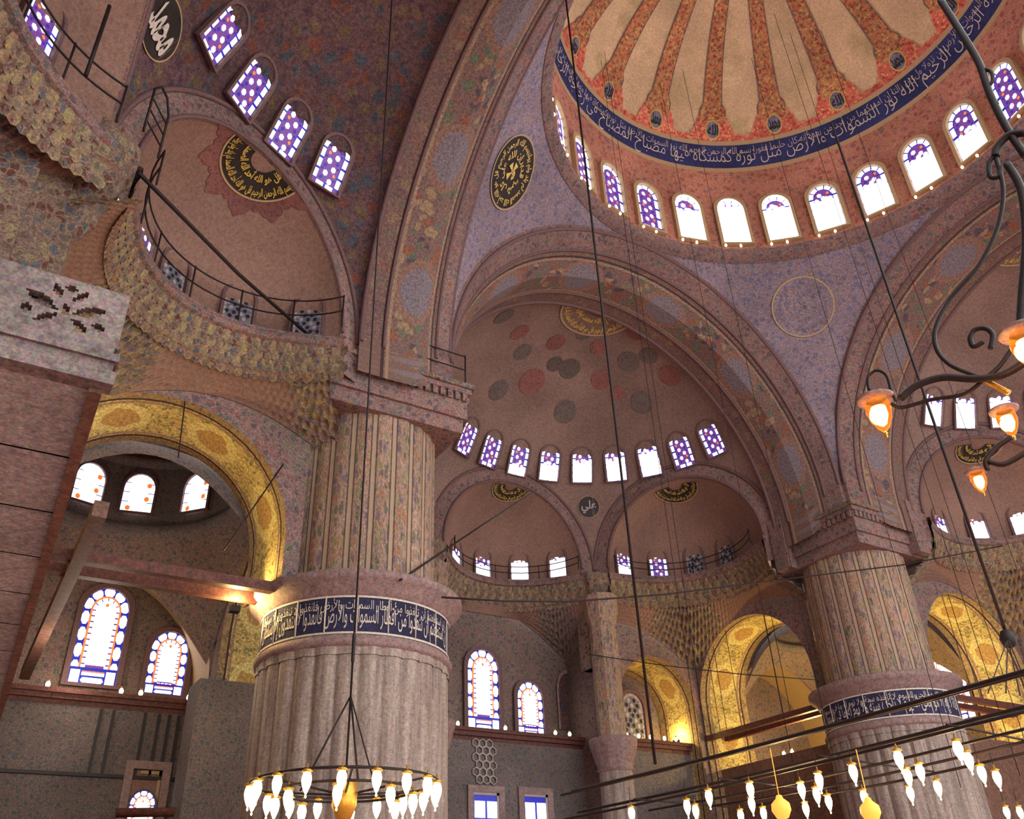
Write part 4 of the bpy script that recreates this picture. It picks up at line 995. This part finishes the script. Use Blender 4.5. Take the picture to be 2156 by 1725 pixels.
# ---------------------------------------------------------------- railings
def railing(path, z, hgt, posts, label):
    root = empty('iron_railing', Vector(path[0])+Vector((0, 0, z)))
    def put(mb, nm):
        o = mb.build(nm, M['iron'], None, None, root.location); o.location = (0, 0, 0); o.parent = root
    for k, hh in enumerate((hgt, hgt*.52)):
        mb = MB(); mb.tube([(p[0], p[1], z+hh) for p in path], .028, 5); put(mb, 'rail')
    for i in posts:
        p = path[i]; mb = MB(); mb.tube([(p[0], p[1], z), (p[0], p[1], z+hgt+.05)], .03, 5); put(mb, 'post')
    return tag(root, label, 'railing')
def ex_path(side, k, r, a0, a1, n):
    T, c, ax, tr, th = EXC[(side, k)]
    return [T(c+ax*r*math.cos(a)+tr*r*math.sin(a)) for a in [math.radians(a0+(a1-a0)*i/n) for i in range(n+1)]]
pth = ex_path('left', 1, 3.78, -74, 80, 24); railing(pth, 17.5, 1.25, range(0, 25, 4), 'black iron railing along the curved left balcony')
railing([(-15.4+.55*i, 10.28, 0) for i in range(10)], 17.5, 1.25, range(0, 10, 3), 'straight black railing on the ledge above the left painted shaft')
railing(ex_path('far', 0, 3.78, -70, 80, 20), 17.5, .75, range(0, 21, 5), 'thin railing below the far niche dome windows')
railing(ex_path('far', 1, 3.78, -80, 70, 20), 17.5, .75, range(0, 21, 5), 'thin railing in front of the niche dome left of the right pier')
pth = ex_path('left', 0, 3.85, -10, 74, 16); railing(pth, 16.95, 1.25, range(0, 17, 4), 'black railing of the balcony at the top left edge')
# ladder-like hooped gate on the balcony corner
mb = MB(); g0 = on_plane(318, 300, 2, 17.5); g1 = on_plane(285, 245, 2, 17.5); zt = 2.0
g0 = Vector((-22.4, 4.9, 17.5)); g1 = Vector((-22.9, 4.2, 17.5)); 
mb.tube([g0, g0+Vector((0, 0, zt*.8)), g0.lerp(g1, .3)+Vector((0, 0, zt)), g0.lerp(g1, .7)+Vector((0, 0, zt)), g1+Vector((0, 0, zt*.8)), g1], .035, 5)
for k in range(1, 4): mb.tube([g0+Vector((0, 0, .42*k)), g1+Vector((0, 0, .42*k))], .025, 4)
tag(mb.build('hooped_ladder', M['iron']), 'small hooped iron ladder at the corner of the left balcony', 'ladder')

# ---------------------------------------------------------------- marble gallery at the left, overhead
GZ, GY = 4.0, -5.97
root = empty('marble_gallery', (-24.5, GY, GZ))
def gput(mb, nm, m, label=None):
    o = mb.build(nm, m, None, None, root.location); o.location = (0, 0, 0); o.parent = root
    if label: o['label'] = label
    return o
def ex(y): return -23.0+(y-GY)*.037       # slightly skewed outer edge
mb = MB(); ys = [GY+.05+i*(12.2-GY)/14 for i in range(15)]
for i in range(14):
    a, b = ys[i], ys[i+1]
    for (x0, x1) in ((-26.9, -25.6), (-25.56, None)):
        q = [(x0, a+.015, GZ), (x0, b-.015, GZ), (x1 if x1 else ex(b)-.1, b-.015, GZ), (x1 if x1 else ex(a)-.1, a+.015, GZ)]
        mb.poly(q, 0); 
mb.poly([(-26.9, GY, GZ+.02), (-26.9, 12.2, GZ+.02), (ex(12.2), 12.2, GZ+.02), (ex(GY), GY, GZ+.02)], 1)
mb.poly([(-26.9, GY, GZ+.4), (-26.9, 12.2, GZ+.4), (ex(12.2), 12.2, GZ+.4), (ex(GY), GY, GZ+.4)], 1)
gput(mb, 'slab', [M['soffit'], M['dimlead']])
mb = MB(); mb.box((-.1, GY, GZ-.06), (0, 12.2, GZ+.42), 0, lambda q: (ex(q[1])+q[0], q[1], q[2])); gput(mb, 'edge_board', M['brownwood'], 'brown edge board of the gallery')
mb = MB()
for (g, z0, z1) in ((.0, GZ-.02, GZ+.1), (.03, GZ+.1, GZ+.2), (.0, GZ+.2, GZ+.27), (.05, GZ+.27, GZ+.36)):
    mb.box((-26.9, GY-.12+g, z0), (ex(GY)+.06-g, GY+.05, z1))
gput(mb, 'moulding', M['gallery'])
# carved openwork parapet: slab pierced by leaf shaped holes, built as strips around the holes
def openwork():
    mb = MB(); x0, x1, z0, z1 = -26.9, ex(GY)+.03, GZ+.36, GZ+.92; y0, y1 = GY-.06, GY+.02
    nx, nz = 150, 26; hole = [[False]*nz for _ in range(nx)]
    def leaf(cx, cz, L, Wd, ang):
        ca, sa = math.cos(ang), math.sin(ang)
        for i in range(nx):
            for j in range(nz):
                x = x0+(x1-x0)*(i+.5)/nx-cx; z = z0+(z1-z0)*(j+.5)/nz-cz; u = x*ca+z*sa; v = -x*sa+z*ca
                if abs(u) < L and abs(v) < Wd*(1-(u/L)**2): hole[i][j] = True
    for k, cx in enumerate((-23.42, -24.25, -25.1, -25.9)):
        cz = GZ+.62
        for s in (-1, 1):
            leaf(cx+s*.18, cz+.02, .15, .05, s*.5); leaf(cx+s*.13, cz-.14, .1, .035, -s*.7); leaf(cx+s*.27, cz-.1, .05, .045, 0)
            leaf(cx+s*.09, cz+.15, .08, .03, s*.9)
        leaf(cx, cz-.02, .03, .06, 0); leaf(cx, cz+.2, .05, .03, 0)
    dx = (x1-x0)/nx; dz = (z1-z0)/nz
    for i in range(nx):
        j = 0
        while j < nz:
            if hole[i][j]: j += 1; continue
            k = j
            while k < nz and not hole[i][k]: k += 1
            a = (x0+i*dx, z0+j*dz); b = (x0+(i+1)*dx, z0+k*dz)
            mb.poly([(a[0], y0, a[1]), (b[0], y0, a[1]), (b[0], y0, b[1]), (a[0], y0, b[1])]); mb.poly([(a[0], y1, a[1]), (b[0], y1, a[1]), (b[0], y1, b[1]), (a[0], y1, b[1])])
            mb.poly([(a[0], y0, a[1]), (b[0], y0, a[1]), (b[0], y1, a[1]), (a[0], y1, a[1])]); mb.poly([(a[0], y0, b[1]), (b[0], y0, b[1]), (b[0], y1, b[1]), (a[0], y1, b[1])]); j = k
        for j in range(nz):
            if i+1 < nx and hole[i][j] != hole[i+1][j]:
                x = x0+(i+1)*dx; mb.poly([(x, y0, z0+j*dz), (x, y1, z0+j*dz), (x, y1, z0+(j+1)*dz), (x, y0, z0+(j+1)*dz)])
    for x in (x0, x1): mb.poly([(x, y0, z0), (x, y1, z0), (x, y1, z1), (x, y0, z1)])
    return mb
gput(openwork(), 'openwork_parapet', M['gallery'], 'carved openwork marble parapet')
tag(root, 'grey marble gallery overhead with a carved openwork parapet at the left edge', 'gallery')

# ---------------------------------------------------------------- lamps and chandeliers
def lamp_meshes():
    mb = MB(); mb.lathe([(0, -.27), (.016, -.255), (.02, -.235), (.008, -.21), (.035, -.16), (.075, -.06), (.09, .03), (.08, .1), (.06, .15)], 12); g = mb.build('lamp_glass', M['flame'])
    mb = MB(); mb.lathe([(.06, .15), (.095, .16), (.1, .185), (.06, .21), (.02, .22), (.015, .3), (0, .3)], 12); r = mb.build('lamp_collar', M['brass'])
    return g, r
LG, LR = lamp_meshes(); lgm, lrm = LG.data, LR.data; bpy.data.objects.remove(LG); bpy.data.objects.remove(LR)
def add_lamp(parent, P):
    o = bpy.data.objects.new('oil_lamp', lgm); C.objects.link(o); o.scale = (.85, .85, .85); o.parent = parent; o.location = Vector(P)-parent.location
    c = bpy.data.objects.new('lamp_collar', lrm); C.objects.link(c); c.parent = o
def lamp_light(P, energy, col=(1, .62, .28), r=.12, name='lamp_light'):
    l = bpy.data.lights.new(name, 'POINT'); l.energy = energy; l.color = col; l.shadow_soft_size = r
    o = bpy.data.objects.new(name, l); C.objects.link(o); o.location = P; return o
# round chandelier before the left pier
cc = Vector((-17.6, 1.75, 2.42)); root = empty('chandelier', cc)
def cput(mb, nm, m, par):
    o = mb.build(nm, m, None, None, par.location); o.location = (0, 0, 0); o.parent = par; return o
def ring_pts(c, r, z, n=40): return [(c.x+r*math.cos(2*PI*i/n), c.y+r*math.sin(2*PI*i/n), z) for i in range(n+1)]
mb = MB(); mb.tube(ring_pts(cc, 1.5, cc.z+.02), .025, 5); cput(mb, 'outer_ring', M['iron'], root)
mb = MB(); mb.tube(ring_pts(cc, 1.1, cc.z-.1), .022, 5); cput(mb, 'inner_ring', M['iron'], root)
mb = MB()
for k in range(6):
    a = PI/3*k+.2; mb.tube([(cc.x, cc.y, cc.z-.15), (cc.x+1.5*math.cos(a), cc.y+1.5*math.sin(a), cc.z+.02)], .018, 4)
cput(mb, 'spokes', M['iron'], root)
mb = MB(); mb.lathe([(0, -.55), (.12, -.5), (.2, -.3), (.2, .05), (.1, .1), (0, .1)], 14, cc); cput(mb, 'hub', M['brass'], root)
top = Vector((cc.x, cc.y, 3.85))
for k in range(3):
    a = 2*PI/3*k+.4; mb = MB(); mb.tube([(cc.x+.75*math.cos(a), cc.y+.75*math.sin(a), cc.z-.05), top], .018, 4); cput(mb, 'stay', M['iron'], root)
mb = MB(); mb.tube([(cc.x, cc.y, cc.z), (cc.x, cc.y, 25.9)], .02, 5); mb.lathe([(.02, 4.4), (.035, 4.45), (.035, 4.9), (.02, 4.95)], 6, (cc.x, cc.y, 0)); cput(mb, 'hanging_rod', M['iron'], root)
for k in range(18):
    a = 2*PI*k/18+.1; add_lamp(root, (cc.x+1.5*math.cos(a), cc.y+1.5*math.sin(a), cc.z-.16))
for k in range(8):
    a = 2*PI*k/8+.3; add_lamp(root, (cc.x+1.1*math.cos(a), cc.y+1.1*math.sin(a), cc.z-.3))
tag(root, 'round iron chandelier of oil lamps before the left fluted pier', 'chandelier')
lamp_light((cc.x, cc.y, cc.z-.1), 160)
# the great chandelier at the lower right: long rods with rows of lamps
LZ = 2.5; root = empty('chandelier', (-8, -1, LZ+.3))
PX = [(1330, 1715), (1447, 1700), (1493, 1680), (1580, 1665), (1725, 1645), (1797, 1628), (1893, 1600), (2018, 1580), (2040, 1603), (1465, 1710), (1583, 1695), (1608, 1715), (1645, 1700), (1688, 1665),
      (1720, 1675), (1745, 1690), (1820, 1680), (1825, 1690), (1912, 1637), (1938, 1627), (1917, 1672), (1975, 1660), (2068, 1630), (2100, 1640), (2120, 1712), (2148, 1712), (1560, 1720), (1697, 1705)]
for (u, v) in PX:
    P = on_plane(u, v, 2, LZ); add_lamp(root, P)
    mb = MB(); mb.tube([P+Vector((0, 0, .28)), P+Vector((0, 0, .55))], .008, 4); cput(mb, 'lamp_hanger', M['iron'], root)
for (x, z, y0, y1, r) in ((-9.55, LZ+.36, -5.5, 8.2, .03), (-9.0, LZ+.55, -6, 7.5, .035), (-8.3, LZ+.36, -5, 5.5, .028), (-7.2, LZ+.36, -4, 4.5, .028), (-6.2, LZ+.36, -4, 4, .028), (-10.9, LZ+.6, -9, 5.5, .034), (-11.3, LZ+.52, -8, 4.5, .035)):
    mb = MB(); mb.tube([(x+.5*abs(t-.5)**2*4*.4, y0+(y1-y0)*t, z-.12*math.sin(PI*t)) for t in [i/10 for i in range(11)]], r, 5); cput(mb, 'rod', M['iron'], root)
for y in (-3.9, -1.2, 1.4, 4.2):
    mb = MB(); mb.tube([(-9.6, y, LZ+.38), (-5.6, y+.4, LZ+.38)], .02, 4); cput(mb, 'cross_rod', M['iron'], root)
tag(root, 'great iron chandelier with rows of lit lamps on long rods at the lower right', 'chandelier')
for P in ((-9, 0, 2.2), (-7, 2, 2.2), (-8, -3, 2.2)): lamp_light(P, 130)
for i, (u, v) in enumerate(((1645, 1704), (1833, 1710))):
    P = on_plane(u, v, 2, LZ-.05) if False else at(u, v, 15.5); mb = MB()
    mb.lathe([(0, -.16), (.09, -.13), (.15, -.02), (.14, .08), (.06, .15), (.04, .2), (0, .2)], 14, P); mb.tube([P+Vector((0, 0, .2)), P+Vector((0, 0, .9))], .008, 4)
    tag(mb.build('glass_globe', M['amber']), ('amber glass ball hanging among the lamp rows, left one', 'amber glass ball hanging among the lamp rows, right one')[i], 'ornament')

# wrought iron chandelier close by at the right edge
root = empty('wall_chandelier', at(2120, 800, 6.2)); root.name = 'scrolled_chandelier'
def big_lamp(u, v0, v1, dist, lit=True, wcap=1.0):
    # glass between pixel rows v0 (cap) and v1 (tip)
    a = at(u, v0, dist); b = at(u+ (v1-v0)*.12, v1, dist); H = a.z-b.z; P = Vector((a.x, a.y, a.z))
    s = H; mb = MB(); mb.lathe([(0, -.86*s), (.05*s, -.84*s), (.12*s, -.76*s), (.22*s, -.55*s), (.27*s, -.34*s), (.25*s, -.16*s), (.2*s, -.08*s)], 18, P)
    g = cput(mb, 'lamp_glass', M['amber'], root)
    mb = MB(); mb.lathe([(0, -.74*s), (.09*s, -.66*s), (.16*s, -.45*s), (.15*s, -.26*s), (0, -.2*s)], 14, P); bl = mb.build('lamp_core', M['flame'], None, None, root.location); bl.parent = g; bl.location = (0, 0, 0)
    mb = MB(); mb.lathe([(.2*s, -.09*s), (.38*s, -.07*s), (.4*s, -.02*s), (.3*s, .03*s), (.12*s, .07*s), (.06*s, .15*s), (0, .17*s)], 20, P); bc = mb.build('lamp_cap', M['stone'], None, None, root.location); bc.parent = g; bc.location = (0, 0, 0)
    mb = MB(); mb.lathe([(0, -1.02*s), (.035*s, -.98*s), (.02*s, -.93*s), (.05*s, -.9*s), (.03*s, -.86*s), (0, -.85*s)], 10, P); bf = mb.build('finial', M['brass'], None, None, root.location); bf.parent = g; bf.location = (0, 0, 0)
    g.data.materials[0] = M['amber_clear']
def amber_clear():
    m, nt, b = newmat('amber_clear_glass', .1); b.inputs['Base Color'].default_value = lin((255, 170, 90)); b.inputs['Transmission Weight'].default_value = .95; b.inputs['IOR'].default_value = 1.05
    b.inputs['Emission Color'].default_value = lin((255, 140, 50)); b.inputs['Emission Strength'].default_value = .35; return m
M['amber_clear'] = amber_clear()
big_lamp(1842, 838, 925, 6.0); big_lamp(2112, 862, 932, 6.3); big_lamp(2054, 992, 1048, 6.8); big_lamp(2148, 695, 800, 5.8)
def arm(px, dist, r, nm='scroll_arm', m='iron'):
    pts = [at(u, v, dist) for u, v in px]
    # smooth the polyline
    out = []
    for i in range(len(pts)-1):
        p0, p1, p2, p3 = pts[max(i-1, 0)], pts[i], pts[i+1], pts[min(i+2, len(pts)-1)]
        for k in range(5):
            t = k/5; out.append(.5*((2*p1)+(p2-p0)*t+(2*p0-5*p1+4*p2-p3)*t*t+(3*p1-p0-3*p2+p3)*t**3))
    out.append(pts[-1]); mb = MB(); mb.tube(out, r, 6); cput(mb, nm, M[m], root)
arm([(1895, 840), (1930, 812), (1985, 795), (2050, 798), (2110, 790), (2170, 755)], 6.1, .03)
arm([(1878, 850), (1900, 858), (1960, 842), (2030, 830), (2070, 800)], 6.15, .016)
arm([(1830, 822), (1828, 795), (1845, 780), (1866, 790), (1876, 820), (1886, 845)], 6.0, .012, 'lamp_hook')
arm([(2095, 325), (2112, 400), (2100, 480), (2060, 560), (2000, 630), (1970, 690), (1972, 735), (2000, 768), (2050, 790), (2080, 800)], 6.2, .017)
arm([(2095, 325), (2082, 345), (2085, 372), (2102, 372), (2106, 350)], 6.2, .02)
arm([(1980, 0), (2015, 55), (2060, 130), (2085, 200), (2120, 270), (2160, 330)], 6.2, .03, 'hanging_bar')
arm([(2066, 145), (2086, 150), (2090, 170), (2080, 190), (2100, 220)], 6.2, .016)
arm([(2160, 280), (2125, 285), (2100, 310), (2096, 330)], 6.2, .034)
arm([(2120, 345), (2150, 400), (2160, 500), (2152, 620), (2148, 690)], 6.1, .03, 'hanging_bar')
arm([(2080, 990), (2076, 970), (2095, 945), (2130, 920)], 6.7, .02); arm([(2080, 972), (2110, 978), (2140, 965), (2170, 945)], 6.7, .022)
arm([(2070, 720), (2050, 730), (2043, 712), (2052, 695), (2075, 692), (2090, 706), (2085, 735)], 6.3, .02)
arm([(2068, 798), (2090, 810), (2125, 828)], 6.15, .022, 'gilt_bar', 'brass'); arm([(2130, 735), (2105, 770), (2075, 798)], 6.1, .018)
tag(root, 'wrought iron scrolled chandelier hanging close by at the right edge', 'chandelier')
for (u, v, d) in ((1846, 880, 6.0), (2114, 900, 6.3), (2146, 750, 5.8)): lamp_light(at(u, v, d), 6)

# ---------------------------------------------------------------- small bulbs
bm = MB(); bm.lathe([(0, -.09), (.05, -.06), (.065, 0), (.045, .05), (.025, .08)], 8); bm_o = bm.build('light_bulb', M['bulb']); bulb_me = bm_o.data; bpy.data.objects.remove(bm_o)
cm = MB(); cm.lathe([(.03, .07), (.03, .13), (0, .13)], 6); cm_o = cm.build('cap', M['brass']); cap_me = cm_o.data; bpy.data.objects.remove(cm_o)
def bulb(P, label, group, s=1.0):
    o = bpy.data.objects.new('light_bulb', bulb_me); C.objects.link(o); o.location = P; o.scale = (s, s, s); tag(o, label, 'light bulb', group)
    c = bpy.data.objects.new('cap', cap_me); C.objects.link(c); c.parent = o
for k in range(46):
    a = math.radians(-52+k*4.3); 
    z = 30.35; r = 10.5
    if k % 3 == 2: continue
    bulb((r*math.sin(a), r*math.cos(a), 30.38), 'small bulb on the ledge round the dome drum', 'bulbs on the drum ledge', 1.0)
for i, (u, v) in enumerate(((105, 1424), (258, 1442), (299, 1446), (399, 1456))): P = on_plane(u, v, 1, 25.85); P.z = 9.53; bulb(P, 'small bulb on the ledge below the left stained windows', 'bulbs on the left ledge', 1.4)
for i, (u, v) in enumerate(((964, 1521), (1064, 1531), (1169, 1538), (1199, 1540))): P = on_plane(u, v, 1, 25.85); P.z = 9.53; bulb(P, 'small bulb on the ledge below the far stained windows', 'bulbs on the far ledge', 1.4)
for i, (u, v) in enumerate(((1320, 1548), (1345, 1550), (1370, 1552), (1399, 1555), (1423, 1557))): bulb(on_plane(u, v, 1, 24.65), 'small bulb on the ledge under the small lit arch', 'bulbs under the small lit arch', 1.4)
for i, (u, v) in enumerate(((1647, 1569), (1665, 1571))): bulb(on_plane(u, v, 0, 13.0)*1.0+Vector((0, 0, 8.03-on_plane(u, v, 0, 13.0).z)), 'small bulb beside the right pier below the lit arch', 'bulbs beside the right pier', 1.4)

# ---------------------------------------------------------------- cables
def cable(pts, r, label, group=None):
    mb = MB(); mb.tube(pts, r, 5); return tag(mb.build('cable', M['iron']), label, 'cable', group)
def upto(P, zt): return [P, (P[0], P[1], zt)]
P = on_plane(1380, 1610, 2, 2.75); cable(upto(P, 28.2), .03, 'long hanging cable dropping past the far half dome windows')
P = on_plane(2122, 1345, 2, 4.9); cable([P, (P.x, P.y, 20)], .035, 'hanging cable at the right edge above a knot of stays')
mb = MB(); mb.lathe([(0, -.2), (.12, -.15), (.16, 0), (.1, .15), (0, .2)], 8, P); 
for du, dv in ((-60, 110), (-22, 110), (8, 115), (30, 110)):
    mb.tube([P, on_plane(2140+du, 1350+dv, 2, 3.1)], .012, 4)
tag(mb.build('cable_knot', M['iron']), 'dark knot with fanning stays at the right edge', 'cable')
cable([on_plane(842, 1222, 1, 9.58), on_plane(1118, 1037, 1, 21.6)], .035, 'diagonal cable from the left pier capital up to the niche dome')
cable([on_plane(u, v, 1, 9.6) for u, v in ((930, 1258), (1060, 1266), (1200, 1267), (1400, 1252), (1700, 1214), (1900, 1190), (2160, 1140))], .03, 'long slack cable crossing from the left pier to the right edge')
cable([on_plane(1236, 1378, 1, 22.7), on_plane(1400, 1402, 1, 18.6), on_plane(1560, 1420, 1, 15.4), on_plane(1716, 1432, 1, 12.9)], .022, 'thin sagging wire in front of the far lit arches')
cable([on_plane(596, 978, 1, 12.0), on_plane(512, 1100, 1, 12.0), on_plane(470, 1160, 1, 12.1)], .025, 'short slanting wire across the big lit arch')
P = on_plane(375, 965, 1, 12.05); cable([P, on_plane(392, 824, 1, 12.05)], .022, 'short upright wire at the crown of the big lit arch')
P0 = on_plane(292, 365, 2, 16.9); cable([(-22.55, 6.0, 17.35), (-18.2, 10.55, 17.75), (-16.6, 10.3, 17.6)] if False else [on_plane(290, 362, 2, 17.2), on_plane(500, 575, 2, 18.1), on_plane(655, 710, 2, 17.6)], .06, 'thick dark cable slung across the left niche dome')
P = on_plane(180, 160, 2, 17.0); cable([P, (P.x, P.y, 19.6)], .05, 'dark upright bar near the top left corner')
for i, (u, v, h) in enumerate(((1375, 100, 8.6), (1270, 90, 8.9), (1590, 150, 7.5), (1680, 120, 7.0), (1760, 150, 7.5), (1440, 160, 8.0), (1640, 60, 6.0), (1250, 20, 9.2))):
    d = ray(u, v); f2 = Vector((d.x, d.y)).normalized(); e = Vector((EYE.x, EYE.y)); b = e.dot(f2); q = e.dot(e)-h*h; D = b*b-q
    if D < 0: continue
    t = -b+math.sqrt(D); P = e+f2*t; zt = DZ+math.sqrt(max(0, (DR+.1)**2-h*h))
    cable([(P.x, P.y, zt), (P.x, P.y, 4)], .012, 'thin wire hanging from the central dome', 'wires hanging from the dome')
for i, (t, x) in enumerate(((22.9, 1), (22.4, 1), (21.3, 1), (18.4, 1), (17.9, 1), (18.6, 2), (19.2, 2))):
    zz = 11.05+math.sqrt(16-(t-19.9)**2); q = (12.15, t) if x == 1 else (t, 12.15)
    cable([(q[0], q[1], 9.6), (q[0], q[1], zz)], .018, 'thin upright wire from tie beam to arch by the right pier', 'upright wires by the right pier')

# ---------------------------------------------------------------- floodlights on the pier ledges that light the side arches
def flood(P, energy, label, col=(1, .74, .26)):
    mb = MB(); mb.box((P[0]-.14, P[1]-.14, P[2]-.28), (P[0]+.14, P[1]+.14, P[2]-.1)); o = tag(mb.build('floodlight', M['iron']), label, 'lamp')
    lamp_light(P, energy, col, .15, 'floodlight_beam')
flood((-16.9, 13.0, 9.2), 560, 'floodlight beside the pier capital under the big lit arch')
flood((-23.84, 10.7, 11.9), 190, 'floodlight below the left muqarnas')
flood((14.6, 18.6, 8.4), 900, 'floodlight in the lit arch left of the right pier')
flood((18.6, 14.6, 8.4), 900, 'floodlight in the lit arch right of the right pier')
lamp_light((19.2, 19.2, 9.5), 1500, (1, .74, .26), .3, 'corner_bay_fill')  # added fill light for the right corner bay, no fixture
lamp_light((-19.5, 25.2, 10.0), 120, (1, .84, .62), .3, 'ledge_fill'); lamp_light((-20.2, 18.5, 8.5), 420, (1, .86, .68), .5, 'corner_bay_fill')  # added fill lights for the left ledge and corner bay, no fixtures
flood((11.2, 25.4, 9.75), 260, 'floodlight in the small lit arch')
